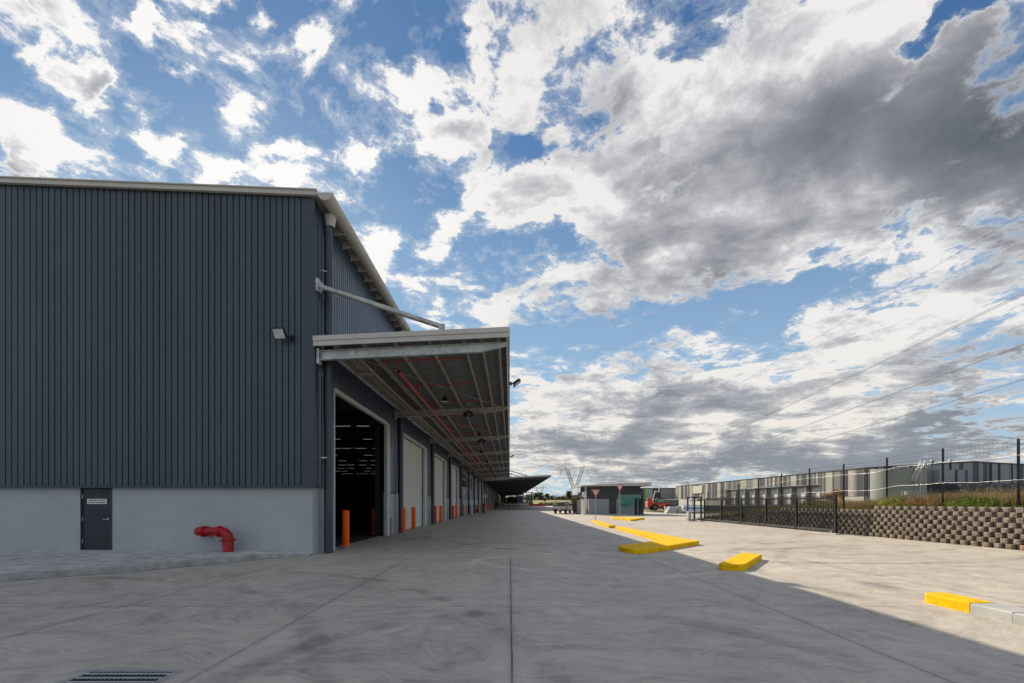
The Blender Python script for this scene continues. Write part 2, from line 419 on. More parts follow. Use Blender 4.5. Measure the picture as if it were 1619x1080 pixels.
# cloud body: thick parts read grey from below, thin rims glow; darker away from the sun
cs = g.vm('DOT_PRODUCT', D, tuple(SD), out=1)
grey = bsum([(1500,200,330,210,-20,.95), (1180,240,330,150,-30,.62), (1620,280,240,180,0,.5), (1130,400,200,50,-26,.35), (1200,40,120,70,-50,.3), (155,165,55,45,20,.6), (10,270,70,60,30,.6),
 (1200,735,420,40,-3,.7), (1480,680,260,60,-8,.75), (930,690,170,34,-3,.6), (1100,640,200,40,-8,.5), (1550,580,150,40,-10,.4), (720,190,40,40,0,.3), (960,150,70,60,-40,.3)])
n3 = g.noise(g.mapping(PL, loc=(1.1, 7.7, 0)), 1.5, 5, .58, .5)
n4 = g.noise(g.mapping(PL, loc=(5.1, 2.7, 0), sc=(1, 1.25, 1), rot=(0, 0, R(30))), 3.4, 5, .6, .4)
thick = g.mr(dens, .56, .90, 0, 1)
gr = g.m('MULTIPLY', g.m('MULTIPLY', grey, front), g.mr(thick, 0, .3, .5, 1))
gr = g.m('ADD', gr, g.m('MULTIPLY', g.m('SUBTRACT', n3, .47), 1.0))
gr = g.m('ADD', gr, g.m('MULTIPLY', g.m('SUBTRACT', n4, .5), 1.3))
gr = g.m('ADD', gr, g.m('MULTIPLY', g.m('SUBTRACT', 1, front), .12))
gr = g.m('ADD', gr, g.m('MULTIPLY', g.m('SUBTRACT', n2, .5), .5))
gr = g.m('MULTIPLY', gr, g.mr(thick, .0, .5, .4, 1))
gr = g.m('SUBTRACT', gr, g.mr(cs, .88, 1.0, 0, .25))
gr = g.m('MAXIMUM', gr, 0)
gr = g.m('MULTIPLY', g.m('DIVIDE', gr, g.m('ADD', gr, .9)), 1.62)
r = g.n('ShaderNodeValToRGB'); g.put(r.inputs[0], gr)
e = r.color_ramp.elements; e[0].position = 0; e[0].color = (.96, .945, .925, 1); e[1].position = 1; e[1].color = (.13, .148, .18, 1)
q = e.new(.3); q.color = (.60, .61, .64, 1); q = e.new(.65); q.color = (.30, .315, .35, 1)
cl = r.outputs[0]
warm = g.mr(dz, .0, .28, 1, 0)
cl = g.mix(g.m('MULTIPLY', g.m('MULTIPLY', g.mr(dz, .05, .34, 1, 0), g.m('MINIMUM', gr, 1)), .75), cl, (.33, .41, .54))
cl = g.mix(g.m('MULTIPLY', warm, .7), cl, g.mix(1, cl, (1.0, .93, .80), 'MULTIPLY'))
boost = g.m('ADD', g.mr(cs, .90, 1.0, 1.0, 1.15), 0)
cl = g.vm('SCALE', cl, g.m('MULTIPLY', boost, 7.3))
skyc = g.mix(1, sky.outputs[0], (.56, .80, 1.10), 'MULTIPLY')
# soft shoulder so the glow round the hidden sun stays inside the picture's range
skyc = g.vm('DIVIDE', skyc, g.vm('ADD', g.vm('SCALE', skyc, .1), (1., .93, .86)))
skyc = g.mix(g.mr(dz, .12, .62, .62, .0), skyc, (4.0, 5.5, 6.9))
full = g.mix(alpha, skyc, cl)
nt.links.new(full, bg.inputs[0])
w.cycles.sampling_method = 'MANUAL'; w.cycles.sample_map_resolution = 512
scene.view_settings.view_transform = 'Standard'; scene.view_settings.look = 'None'
scene.view_settings.exposure = .3; scene.view_settings.gamma = 1
scene.cycles.use_denoising = True
scene.cycles.max_bounces = 6; scene.cycles.diffuse_bounces = 3; scene.cycles.glossy_bounces = 3; scene.cycles.transparent_max_bounces = 8
scene.cycles.sample_clamp_indirect = 6
# ------------------------------------------------------------------ ground
def lerp_tab(t, x):
    if x <= t[0][0]: return t[0][1]
    for (a, b), (c, d) in zip(t, t[1:]):
        if x <= c: return b + (d-b)*(x-a)/(c-a)
    return t[-1][1]
WT = [(8, 1.42), (21, 1.40), (22, 1.24), (28.5, 1.2), (31, 1.0), (34, .75), (38, .35), (43, -.06), (60, -.06)]
def bank_z(x, y):
    z = lerp_tab(WT, y)
    if x > 60: z = max(z, min(1.3, (x-60)/40*1.4)) if y < 170 else z
    return z
gm = m_ground()
DIRT = m_terrain('bare_earth', (.20, .15, .10), (.15, .14, .07), (.26, .21, .15), .12)
kind(MB().box(-900, 1500, -300, 2400, -1.0, -.12).build('ground', DIRT), 'structure')
mb = MB(); mb.prism([(-42, -14), (17.15, -14), (17.15, 44), (90, 44), (90, 66), (30, 66), (24, 68), (24, 100), (40, 215), (-42, 215)], -.15, 0)
kind(mb.build('concrete_yard', gm), 'structure')
# verge and dirt beyond the cross road
kind(MB().box(24.2, 60, 66.1, 82, -.11, .02).build('grass_verge', m_terrain('verge_grass', (.11, .16, .035), (.17, .17, .05), (.09, .10, .03), .3)), 'structure')
# raised bank behind the retaining wall
mb = MB(); X = [17.42+.9*i for i in range(12)] + [30, 36, 45, 60, 80, 100, 104]; Y = [-8+2*i for i in range(27)] + [52, 70, 110, 170]
rr = random.Random(3)
for y in Y:
    for x in X: mb.v.append((x, y, bank_z(x, y) + (rr.uniform(-.05, .05) if x > 18.5 and y < 40 else 0) - (0 if y < 44 else .05)))
for j in range(len(Y)-1):
    for i in range(len(X)-1):
        if Y[j] >= 44 and X[i] < 60: continue
        a = j*len(X)+i; mb.f.append((a, a+1, a+1+len(X), a+len(X))); mb.smooth.append(True)
kind(mb.build('bank', m_terrain('weedy_bank', (.16, .13, .06), (.13, .15, .04), (.24, .18, .10), .6)), 'structure')
# dry paddock rising beyond the far end of the yard
mb = MB(); X = [-300+30*i for i in range(31)]; Y = [216, 230, 250, 280, 320, 345, 400, 520, 800]
for y in Y:
    for x in X: mb.v.append((x, y, lerp_tab([(216, -.15), (230, .15), (250, .5), (280, 1.4), (320, 2.8), (345, 3.4), (400, 3.6), (520, 2), (800, -.3)], y)*(1 if x < 75 else .25) + (mnoise.noise(Vector((x*.02, y*.02, 0)))*.5 if y > 235 else 0)))
for j in range(len(Y)-1):
    for i in range(len(X)-1):
        a = j*len(X)+i; mb.f.append((a, a+1, a+1+len(X), a+len(X))); mb.smooth.append(True)
kind(mb.build('dry_paddock', m_terrain('dry_grass_ground', (.42, .34, .15), (.34, .29, .12), (.22, .22, .08), .05)), 'structure')
# low far ridge
mb = MB(); n = 90
for i in range(n+1):
    x = -1500+3500*i/n; h = 24 + 8*mnoise.noise(Vector((x*.0022, 3, 0))) + 3*mnoise.noise(Vector((x*.012, 9, 0)))
    for y, f in ((2050, 0), (2250, .75), (2390, 1), (2700, .9), (3200, .0)): mb.v.append((x, y, h*f-1))
for i in range(n):
    for k in range(4): a = i*5+k; mb.f.append((a, a+5, a+6, a+1)); mb.smooth.append(True)
kind(mb.build('distant_hill', m_terrain('far_scrub', (.10, .115, .085), (.13, .12, .10), (.08, .095, .07), .006)), 'structure')

# footpath slab with kerb at the foot of the near wall
kp = [(-5.95, 13.55), (-6.35, 13.32), (-6.85, 12.9), (-7.6, 11.85), (-8.43, 10.75), (-9.2, 10.02), (-9.9, 9.45), (-11.5, 8.45), (-14, 7.35), (-20, 6.2), (-34, 5.6)]
def offs(pts, d):
    out = []
    for i, p in enumerate(pts):
        a = Vector(pts[max(i-1, 0)]); b = Vector(pts[min(i+1, len(pts)-1)]); t = (b-a).normalized(); nn = Vector((-t.y, t.x))
        out.append((p[0]-nn.x*d, p[1]-nn.y*d))
    return out
back = offs(kp, -.15) if False else [(p[0]-.0, p[1]) for p in kp]
def band(mb, outer, inner, z0, z1, gaps=()):
    for i in range(len(outer)-1):
        a, b = outer[i], outer[i+1]; c, d = inner[i+1], inner[i]
        mb.hexa([(a[0], a[1], z0), (b[0], b[1], z0), (c[0], c[1], z0), (d[0], d[1], z0), (a[0], a[1], z1), (b[0], b[1], z1), (c[0], c[1], z1), (d[0], d[1], z1)])
# resample the kerb in 2.4 m stones with fine joints between
def resample(pts, step):
    P = [Vector(p) for p in pts]; out = [P[0]]; acc = 0
    for a, b in zip(P, P[1:]):
        L = (b-a).length; t = step-acc
        while t <= L: out.append(a+(b-a)*(t/L)); t += step
        acc = (acc+L) % step
    return out
ks = resample(kp, .3); ms = MB()
kin = [Vector((-t[0], -t[1])) for t in ks]
def kz(s): return min(.135, .03+.10*s/1.0)
nrm = []
for i, p in enumerate(ks):
    t = (ks[min(i+1, len(ks)-1)]-ks[max(i-1, 0)]).normalized(); nrm.append(Vector((t.y, -t.x)))
sec = []
for i, p in enumerate(ks):
    n_ = nrm[i]; n_ = n_ if n_.y > 0 else -n_; z = kz(i*.3)
    q = [(p.x, p.y, -.02), (p.x+n_.x*.02, p.y+n_.y*.02, z-.03), (p.x+n_.x*.05, p.y+n_.y*.05, z), (p.x+n_.x*.16, p.y+n_.y*.16, z+.004), (p.x+n_.x*.16, p.y+n_.y*.16, -.02)]
    sec.append(q)
for i in range(len(sec)-1):
    g0 = i % 8 == 5
    a = sec[i]; b = sec[i+1]
    if g0: a = [tuple(Vector(u).lerp(Vector(v), .03)) for u, v in zip(a, b)]
    ms.add(a+b, [(k, k+5, k+6, k+1) for k in range(4)] + ([(0, 1, 2, 3, 4)] if g0 else []))
kind(ms.build('kerb', mat('old_kerb_concrete', (.37, .38, .365), .85, 0, .22, 4, c2=(.22, .225, .21), bump=.4, bs=50, detail=8)), 'structure')
ms = MB()
for a, b, na, nb in zip(ks, ks[1:], nrm, nrm[1:]):
    na = na if na.y < 0 else -na; nb = nb if nb.y < 0 else -nb
    ms.add([(a.x+na.x*.022, a.y+na.y*.022, .004), (b.x+nb.x*.022, b.y+nb.y*.022, .004), (b.x, b.y, .004), (a.x, a.y, .004)], [(0, 1, 2, 3)])
kind(ms.build('kerb_gap', mat('dirt_line', (.07, .062, .05), .95)), 'structure')
ms = MB(); pi_ = [(s_[3][0], s_[3][1]) for s_ in sec]
for i in range(len(sec)-1):
    a, b = sec[i][3], sec[i+1][3]
    ms.add([(a[0], a[1], a[2]-.003), (b[0], b[1], b[2]-.003), (b[0]-.0, 14.0, b[2]+.012), (a[0], 14.0, a[2]+.012)], [(0, 3, 2, 1)])
kind(ms.build('footpath', PATH), 'structure')

# ------------------------------------------------------------------ near warehouse
WY0, WY1 = 13.8, 328.
WX = -5.90; CX = -6.02
W = empty('warehouse', (-20, 13.8, 0), 'long dark slate warehouse with pale precast base and roller doors on the left', 'warehouse')
def roof_z(x): return 10.93 + (-5.4-x)*math.tan(R(2.3))
bays = [14.5, 24.0, 34.0, 44.0, 54.0] + [64.0+10*i for i in range(27)]
doors = [(15.32, 21.75), (24.95, 31.4), (35.0, 41.3), (45.2, 51.3)] + [(65+10*i+.8, 65+10*i+7.0) for i in (2, 3, 5, 6, 8, 9, 11, 12, 14, 15, 17, 18, 20, 21, 23, 24)]
DH = 5.3
# near end wall: ribbed cladding over precast panels
def ribs_x(mb, x0, x1, yf, z0, ztop, pitch=.186, h=.045):
    x = x1; P = []
    while x > x0:
        for u, d in ((0, 0), (.137, 0), (.144, h), (.164, h), (.171, 0)):
            xx = x-u
            if xx < x0: break
            P.append((xx, yf+d))
        x -= pitch
    for (a, ya), (b, yb) in zip(P, P[1:]):
        mb.add([(a, ya, z0), (b, yb, z0), (b, yb, ztop(b)), (a, ya, ztop(a))], [(0, 1, 2, 3)])
mb = MB(); ribs_x(mb, -34, -6.16, 13.765, 2.10, lambda x: roof_z(x)-.08)
mb.add([(-34, 13.84, 2.1), (-6.1, 13.84, 2.1), (-6.1, 13.84, roof_z(-6.1)-.09), (-34, 13.84, roof_z(-34)-.09)], [(0, 1, 2, 3)])
mb.build('end_wall_cladding', SLATE, W)
mb = MB(); mb.box(-6.17, -5.885, 13.742, 13.758, 2.06, 10.78); mb.box(-5.9, -5.885, 13.758, 14.02, 2.06, 10.78); mb.build('corner_flashing', SLATE_P, W)
mb = MB(); mb.box(-34, -6.05, 13.735, 13.9, 2.045, 2.10)
for k in range(1): mb.box(-6.05, -5.88, 13.735, 13.9, 2.045, 2.06)
mb.build('base_flashing', SLATE_P, W)
DX0, DX1 = -13.10, -12.13
mb = MB(); mb.box(-34, DX0, 13.9, 14.1, 0, 2.045); mb.box(DX1, CX, 13.9, 14.1, 0, 2.045)
mb.build('precast_end_wall', CONC, W)
# end door
dr = MB().box(DX0+.03, DX1-.03, 13.93, 13.98, .165, 2.03).build('door', mat('dark_slate_door', (.022, .028, .038), .45, 0, .1, 2), W)
mb = MB(); mb.box(DX0, DX0+.03, 13.885, 14.1, .14, 2.045); mb.box(DX1-.03, DX1, 13.885, 14.1, .14, 2.045); mb.build('frame', SLATE_P, dr) if False else None
def sub(mb, name, m, part):   # a sub-part below a part whose geometry shares the thing's origin
    ORG[part.name] = ORG[part.parent.name]
    return mb.build(name, m, part)
ORG[dr.name] = ORG[W.name]
mb = MB(); mb.box(DX0-.0, DX0+.028, 13.888, 14.1, .14, 2.044); mb.box(DX1-.028, DX1, 13.888, 14.1, .14, 2.044); sub(mb, 'door_frame', SLATE_P, dr)
mb = MB(); mb.cyl((-12.26, 13.93, 1.09), (-12.26, 13.90, 1.09), .034, 14); mb.cyl((-12.26, 13.90, 1.09), (-12.26, 13.87, 1.09), .013, 8); mb.cyl((-12.26, 13.875, 1.09), (-12.38, 13.875, 1.085), .013, 8); sub(mb, 'handle', STEEL, dr)
for z in (1.78, 1.1, .42): sub(MB().cyl((DX0+.035, 13.925, z-.06), (DX0+.035, 13.925, z+.06), .012, 8), 'hinge', STEEL, dr)
sub(MB().box(-12.92, -12.32, 13.922, 13.931, 1.555, 1.71), 'door_sign', SIGNW, dr)
def text(body, size, loc, rot, m, parent, name='lettering', depth=.002, align='CENTER', bold=0.0, sx=1):
    cu = bpy.data.curves.new('t', 'FONT'); cu.body = body; cu.size = size; cu.extrude = depth; cu.align_x = align; cu.align_y = 'CENTER'; cu.offset = bold
    t = bpy.data.objects.new('t', cu); col.objects.link(t)
    me = bpy.data.meshes.new_from_object(t.evaluated_get(bpy.context.evaluated_depsgraph_get())); bpy.data.objects.remove(t)
    M = Matrix.Translation(loc) @ Matrix.Rotation(rot[2], 4, 'Z') @ Matrix.Rotation(rot[0], 4, 'X') @ Matrix.Diagonal((sx, 1, 1, 1))
    o3 = ORG[parent.name] if parent else (0, 0, 0)
    me.transform(Matrix.Translation([-q for q in o3]) @ M); me.materials.clear(); me.materials.append(m)
    o = bpy.data.objects.new(name, me); col.objects.link(o); o.parent = parent; ORG[o.name] = o3
    return o
text('FIRE SAFETY DOOR', .058, (-12.62, 13.919, 1.666), (R(90), 0, 0), LETTER, dr, bold=.0008)
text('DO NOT OBSTRUCT', .058, (-12.62, 13.919, 1.600), (R(90), 0, 0), LETTER, dr, bold=.0008)

# long side: precast piers, cladding, jambs, doors
segs = []; y = 13.9
office = (54.6, 63.2)
for a, b in doors: segs.append((y, a)); y = b + (.55 if a < 20 else .8)
segs.append((y, WY1))
mb = MB(); mc = MB()
first = True
for a, b in segs:
    MB().box(-6.22, CX, a if not first else 14.1, b, 0, 2.06).build('precast_panel', CONC, W)
    if first: mb.box(-6.22, CX+.0, 13.9, 14.1, 0, 2.06) if False else None
    first = False
def ribs_y(mb, y0, y1, z0, z1, x=WX, pitch=.2, h=.03):
    P = []; yy = y0
    while yy < y1:
        for u, d in ((0, 0), (pitch*.35, 0), (pitch*.45, -h), (pitch*.85, -h), (pitch*.95, 0)):
            if yy+u <= y1: P.append((yy+u, x+d))
        yy += pitch
    P.append((y1, P[-1][1]))
    for (a, xa), (b, xb) in zip(P, P[1:]):
        mb.add([(xa, a, z0), (xb, b, z0), (xb, b, z1), (xa, a, z1)], [(0, 1, 2, 3)])
    mb.add([(x-.03, y0, z0), (x-.12, y0, z0), (x-.12, y1, z0), (x-.03, y1, z0)], [(0, 1, 2, 3)])
ribs_y(mc, 14.02, 64, DH+.1, 10.72, h=.042); ribs_y(mc, 64, WY1, DH+.1, 10.72, pitch=1.0, h=.04)
for k, (a, b) in enumerate(segs):
    a = max(a, 14.02)
    if k == 4:
        ribs_y(mc, a, 64, 2.1, DH+.1); ribs_y(mc, 64, b, 2.1, DH+.1, pitch=.6)
    else: ribs_y(mc, a, b, 2.1, DH+.1, pitch=.2 if a < 64 else .6)
    if b - a > .3: mc.box(WX-.10, WX-.035, a, b, 2.07, 2.1)
mc.build('side_cladding', SLATE_G, W)
for k, (a, b) in enumerate(doors):
    jw = .55 if k == 0 else .8; j = MB(); j.box(-6.0, -5.86, b, b+jw, 0, DH+.12); j.box(-6.0, -5.87, a-.1, a, 0, DH+.12); j.box(-6.0, -5.865, a, b, DH, DH+.16)
    j.build('door_frame', CREAM_D, W)
    if k == 0: continue
    r_ = MB(); n_ = 58 if k < 5 else 20; st = DH/n_
    for i in range(n_):
        z = i*st
        r_.add([(-6.07, a, z), (-6.07, b, z), (-6.03, b, z+st*.45), (-6.03, a, z+st*.45), (-6.07, b, z+st), (-6.07, a, z+st)], [(0, 1, 2, 3), (3, 2, 4, 5)])
    rd = r_.build('roller_door', ROLL, W)
# office frontage in the fifth bay
for (a, b, z0, z1, nm) in ((56.2, 62.4, 3.55, 5.4, 'office_window'), (55.6, 57.4, 0.05, 2.35, 'glass_door'), (66.5, 67.2, 3.6, 5.2, 'slot_window'), (69.5, 70.2, 3.6, 5.2, 'slot_window'), (76.5, 77.2, 3.6, 5.2, 'slot_window')):
    o = MB().box(-5.93, -5.872, a, b, z0, z1).build(nm, GLASS, W)
    f = MB(); t = .06
    f.box(-5.93, -5.84, a-t, a, z0-t, z1+t); f.box(-5.93, -5.84, b, b+t, z0-t, z1+t); f.box(-5.93, -5.842, a, b, z1, z1+t); f.box(-5.93, -5.842, a, b, z0-t, z0)
    if b-a > 1.5: f.box(-5.93, -5.845, (a+b)/2-.03, (a+b)/2+.03, z0, z1)
    ORG[o.name] = ORG[W.name]; f.build('frame', CREAM if nm != 'slot_window' else SLATE_P, o)
MB().box(-5.89, -5.862, 55.7, 56.5, 2.75, 3.5).build('wall_notice', SIGNW, W)
mb = MB(); mb.box(-5.862, -5.857, 55.8, 56.02, 2.85, 3.38); mb.box(-5.862, -5.857, 56.16, 56.38, 2.85, 3.38); mb.build('notice_print', LETTER, W)
# roof, capping
mb = MB(); mb.add([(-5.45, 13.74, roof_z(-5.45)-.02), (-60, 13.74, roof_z(-60)), (-60, WY1, roof_z(-60)), (-5.45, WY1, roof_z(-5.45)-.02),
        (-5.45, 13.74, roof_z(-5.45)-.10), (-60, 13.74, roof_z(-60)-.1), (-60, WY1, roof_z(-60)-.1), (-5.45, WY1, roof_z(-5.45)-.10)],
       [(0, 3, 2, 1), (4, 5, 6, 7), (0, 1, 5, 4), (3, 7, 6, 2), (0, 4, 7, 3)]); mb.build('roof', CREAM, W)
mb = MB()
x0, x1 = -34, -5.78
mb.hexa([(x0, 13.64, roof_z(x0)-.13), (x1, 13.64, roof_z(x1)-.13), (x1, 13.735, roof_z(x1)-.13), (x0, 13.735, roof_z(x0)-.13),
         (x0, 13.64, roof_z(x0)+.0), (x1, 13.64, roof_z(x1)+.0), (x1, 13.735, roof_z(x1)+.0), (x0, 13.735, roof_z(x0)+.0)])
mb.hexa([(x0, 13.60, roof_z(x0)+.003), (x1, 13.60, roof_z(x1)+.003), (x1, 13.85, roof_z(x1)+.003), (x0, 13.85, roof_z(x0)+.003),
         (x0, 13.60, roof_z(x0)+.035), (x1, 13.60, roof_z(x1)+.035), (x1, 13.85, roof_z(x1)+.035), (x0, 13.85, roof_z(x0)+.035)])
mb.build('barge_capping', CREAM, W)
# far, back and inner walls
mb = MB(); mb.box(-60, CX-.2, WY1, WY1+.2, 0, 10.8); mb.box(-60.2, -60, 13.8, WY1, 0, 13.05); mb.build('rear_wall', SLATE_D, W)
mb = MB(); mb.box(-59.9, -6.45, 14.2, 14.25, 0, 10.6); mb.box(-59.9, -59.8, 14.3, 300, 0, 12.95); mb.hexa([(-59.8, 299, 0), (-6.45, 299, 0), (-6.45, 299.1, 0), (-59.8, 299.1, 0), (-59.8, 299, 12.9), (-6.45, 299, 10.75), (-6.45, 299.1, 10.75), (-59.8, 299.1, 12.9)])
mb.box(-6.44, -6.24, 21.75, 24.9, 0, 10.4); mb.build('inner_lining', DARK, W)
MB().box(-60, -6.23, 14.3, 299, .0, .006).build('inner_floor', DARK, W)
mb = MB()
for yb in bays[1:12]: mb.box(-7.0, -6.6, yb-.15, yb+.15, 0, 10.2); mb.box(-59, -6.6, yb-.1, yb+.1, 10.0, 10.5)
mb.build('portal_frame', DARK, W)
GLOW = mat('roof_streak_glow', (1, .93, .8), .5, emit=.32)  # glowing bars put in for the bright streaks under the hall roof
for k in range(9):
    ly = 46+9.5*k; mb = MB(); rr = random.Random(k)
    x = -8.5-rr.random()*2
    while x > -7-ly*.33:
        L = rr.uniform(1.1, 1.6)
        if rr.random() < .82: MB().box(x-L, x, ly-.03, ly+.03, 9.3, 9.32).build('roof_streak', GLOW, W)
        x -= L+rr.uniform(.25, .9)
fs = MB().box(-6.98, -6.68, 23.82, 23.84, 1.9, 2.55).build('fire_sign', SIGNR, W)
ORG[fs.name] = ORG[W.name]; MB().box(-6.8, -6.7, 23.808, 23.819, 2.1, 2.45).build('sign_print', SIGNW, fs)
# gutter with brackets, rain heads and downpipes
GXc, GZ, GR = -5.52, 10.86, .225
mb = MB(); n = 14; P = []
for yy in (13.62, WY1):
    for i in range(n+1):
        t = math.pi + math.pi*i/n; P.append((GXc+GR*math.cos(t), yy, GZ+GR*1.0*math.sin(t)))
    for i in range(n, -1, -1):
        t = math.pi + math.pi*i/n; P.append((GXc+(GR-.012)*math.cos(t), yy, GZ+(GR-.012)*math.sin(t)))
m_ = 2*(n+1)
mb.add(P, [(i, (i+1) % m_, m_+(i+1) % m_, m_+i) for i in range(m_)], True)
# end cap
mb.add([(GXc+GR*math.cos(math.pi+math.pi*i/n), 13.60, GZ+GR*math.sin(math.pi+math.pi*i/n)) for i in range(n+1)] + [(GXc+GR*math.cos(math.pi+math.pi*i/n), 13.625, GZ+GR*math.sin(math.pi+math.pi*i/n)) for i in range(n+1)],
       [tuple(range(n+1))] + [(i, i+1, n+2+i, n+1+i) for i in range(n)])
gu = mb.build('gutter', CREAM, W); ORG[gu.name] = ORG[W.name]
for k in range(26):
    yb = 15.3+.8*k; mb = MB(); P = []
    pts = [(-5.9, GZ-.30), (-5.9, GZ-.10)] + [(GXc+(GR+.004)*math.cos(math.pi+math.pi*i/10), GZ+(GR+.004)*math.sin(math.pi+math.pi*i/10)) for i in range(0, 6)] + [(GXc-.02, GZ-.255), (-5.7, GZ-.27)]
    P = [(a, yb-.02, b) for a, b in pts] + [(a, yb+.02, b) for a, b in pts]; L = len(pts)
    mb.add(P, [tuple(range(L)), tuple(range(L, 2*L))[::-1]] + [(i, (i+1) % L, L+(i+1) % L, L+i) for i in range(L)])
    for i in range(n):
        t0 = math.pi+math.pi*i/n; t1 = math.pi+math.pi*(i+1)/n; rr_ = GR+.008
        mb.add([(GXc+rr_*math.cos(t0), yb-.03, GZ+rr_*math.sin(t0)), (GXc+rr_*math.cos(t1), yb-.03, GZ+rr_*math.sin(t1)), (GXc+rr_*math.cos(t1), yb+.03, GZ+rr_*math.sin(t1)), (GXc+rr_*math.cos(t0), yb+.03, GZ+rr_*math.sin(t0))], [(0, 1, 2, 3)])
    mb.build('bracket', CREAM, gu)
for k, yb in enumerate(bays[:22]):
    px = -5.745; py_ = yb if k else 14.42
    mb = MB(); mb.cyl((px, py_, 0.0), (px, py_, 10.3), .135, 20)
    if k < 4:
        for z in (2.85, 5.5, 8.2): mb.cyl((px, py_, z-.02), (px, py_, z+.02), .142, 20); mb.bar((WX+.02, py_-.13, z), (px, py_-.13, z), .03)
    dp = mb.build('downpipe', SLATE_P, W)
    if k < 4:
        mb = MB(); mb.lathe([(.135, 10.3), (.142, 10.34), (.15, 10.42), (.18, 10.60), (.185, 10.64)], (px+.06, py_, 0), 18); ORG[dp.name] = ORG[W.name]
        mb.build('rain_head', CREAM, dp)
        if k == 0:
            sub(MB().bar((-5.9, py_-.2, 8.85), (-5.72, py_-.16, 8.83), .02), 'pipe_clip', STEEL, dp); sub(MB().bar((-5.9, py_-.2, 3.0), (-5.72, py_-.16, 3.0), .03), 'pipe_clip', STEEL, dp)
# meter bracket on the first pier
mb = MB(); mb.bar((-5.99, 22.6, 0), (-5.99, 22.6, .72), .03); mb.bar((-5.99, 22.95, 0), (-5.99, 22.95, .82), .03); mb.bar((-5.99, 22.6, .72), (-5.99, 22.95, .82), .03); mb.build('hose_rack', BLACK, W)

# ------------------------------------------------------------------ canopy over the doors (fixed to the warehouse)
def canopy(y0, y1, xr, zl, zr, rafters, purl, det=True):
    z = lambda x: zl + (zr-zl)*(x-(-5.85))/(xr+5.85)
    mb = MB(); pitch = .2 if det else .8; yy = y0
    P = []
    while yy < y1:
        for u, d in ((0, 0), (pitch*.4, 0), (pitch*.5, .035), (pitch*.9, .035)): P.append((min(yy+u, y1), d))
        yy += pitch
    xa, xb = -5.84, xr-.1
    for (a, da), (b, db) in zip(P, P[1:]):
        mb.add([(xa, a, z(xa)+da-.06), (xb, a, z(xb)+da-.06), (xb, b, z(xb)+db-.06), (xa, b, z(xa)+db-.06)], [(0, 1, 2, 3)])
    mb.add([(xa, y0, z(xa)), (xb, y0, z(xb)), (xb, y1, z(xb)), (xa, y1, z(xa))], [(0, 1, 2, 3)])
    c = mb.build('canopy_roof', SHEET if det else mat('shaded_grey_sheet', (.07, .075, .085), .6), W); ORG[c.name] = ORG[W.name]  # far canopy sheet given a darker colour for its shaded underside
    mb = MB()
    def pl(ya, yb, o0, o1, xl=-5.86, xe=xr):
        mb.hexa([(xl, ya, z(xl)+o0), (xe, ya, z(xe)+o0), (xe, yb, z(xe)+o0), (xl, yb, z(xl)+o0), (xl, ya, z(xl)+o1), (xe, ya, z(xe)+o1), (xe, yb, z(xe)+o1), (xl, yb, z(xl)+o1)])
    pl(y0-.05, y0-.004, -.26, -.118); pl(y0-.08, y0-.004, -.113, .03)
    sub(mb, 'barge_fascia', CREAM, c)
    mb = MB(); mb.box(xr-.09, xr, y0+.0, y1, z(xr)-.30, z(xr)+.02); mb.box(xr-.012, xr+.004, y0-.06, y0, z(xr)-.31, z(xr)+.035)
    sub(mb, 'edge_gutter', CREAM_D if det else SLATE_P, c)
    for ry in rafters:
        mb = MB(); tz = -.31 ; d = .30
        def I(x0, x1, b0, b1):   # one tapered I section piece
            t0 = z(x0)+tz; t1 = z(x1)+tz
            for (h0a, h0b, h1a, h1b, wd) in ((t0-.02, t0, t1-.02, t1, .07), (b0, b0+.02, b1, b1+.02, .07), (b0+.02, t0-.02, b1+.02, t1-.02, .008)):
                mb.hexa([(x0, ry-wd, h0a), (x1, ry-wd, h1a), (x1, ry+wd, h1a), (x0, ry+wd, h0a), (x0, ry-wd, h0b), (x1, ry-wd, h1b), (x1, ry+wd, h1b), (x0, ry+wd, h0b)])
        xk = xr-.95
        I(-5.78, xk, z(-5.78)+tz-.29, z(xk)+tz-.27); I(xk, xr-.1, z(xk)+tz-.27, z(xr)+tz-.12)
        mb.box(-5.86, -5.78, ry-.1, ry+.1, z(-5.8)-.72, z(-5.8)-.26)
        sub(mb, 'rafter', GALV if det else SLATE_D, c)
    for px_ in purl:
        mb = MB(); zt = z(px_)-.065
        mb.box(px_-.006, px_+.006, y0+.1, y1-.05, zt-.22, zt); mb.box(px_, px_+.075, y0+.1, y1-.05, zt-.22, zt-.208); mb.box(px_-.075, px_, y0+.1, y1-.05, zt-.012, zt)
        mb.box(px_+.066, px_+.075, y0+.1, y1-.05, zt-.208, zt-.185)
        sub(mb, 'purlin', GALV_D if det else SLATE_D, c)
    return c, z
cn, cz = canopy(13.62, 93.9, 0.0, 6.53, 6.80, [13.9]+[23.2+10*i for i in range(8)], [-5.3, -4.45, -3.5, -2.46, -1.42, -.88, -.36])
for k in range(8):
    ya, yb = ([13.9]+[23.2+10*i for i in range(8)])[k], ([13.9]+[23.2+10*i for i in range(8)])[k+1]
    if k > 4: break
    mb = MB(); mb.cyl((-.7, ya, cz(-.7)-.36), (-5.2, yb, cz(-5.2)-.36), .008, 6); mb.cyl((-5.2, ya, cz(-5)-.38), (-.25, yb, cz(-.3)-.38), .008, 6); sub(mb, 'brace_rod', GALV_D, cn)
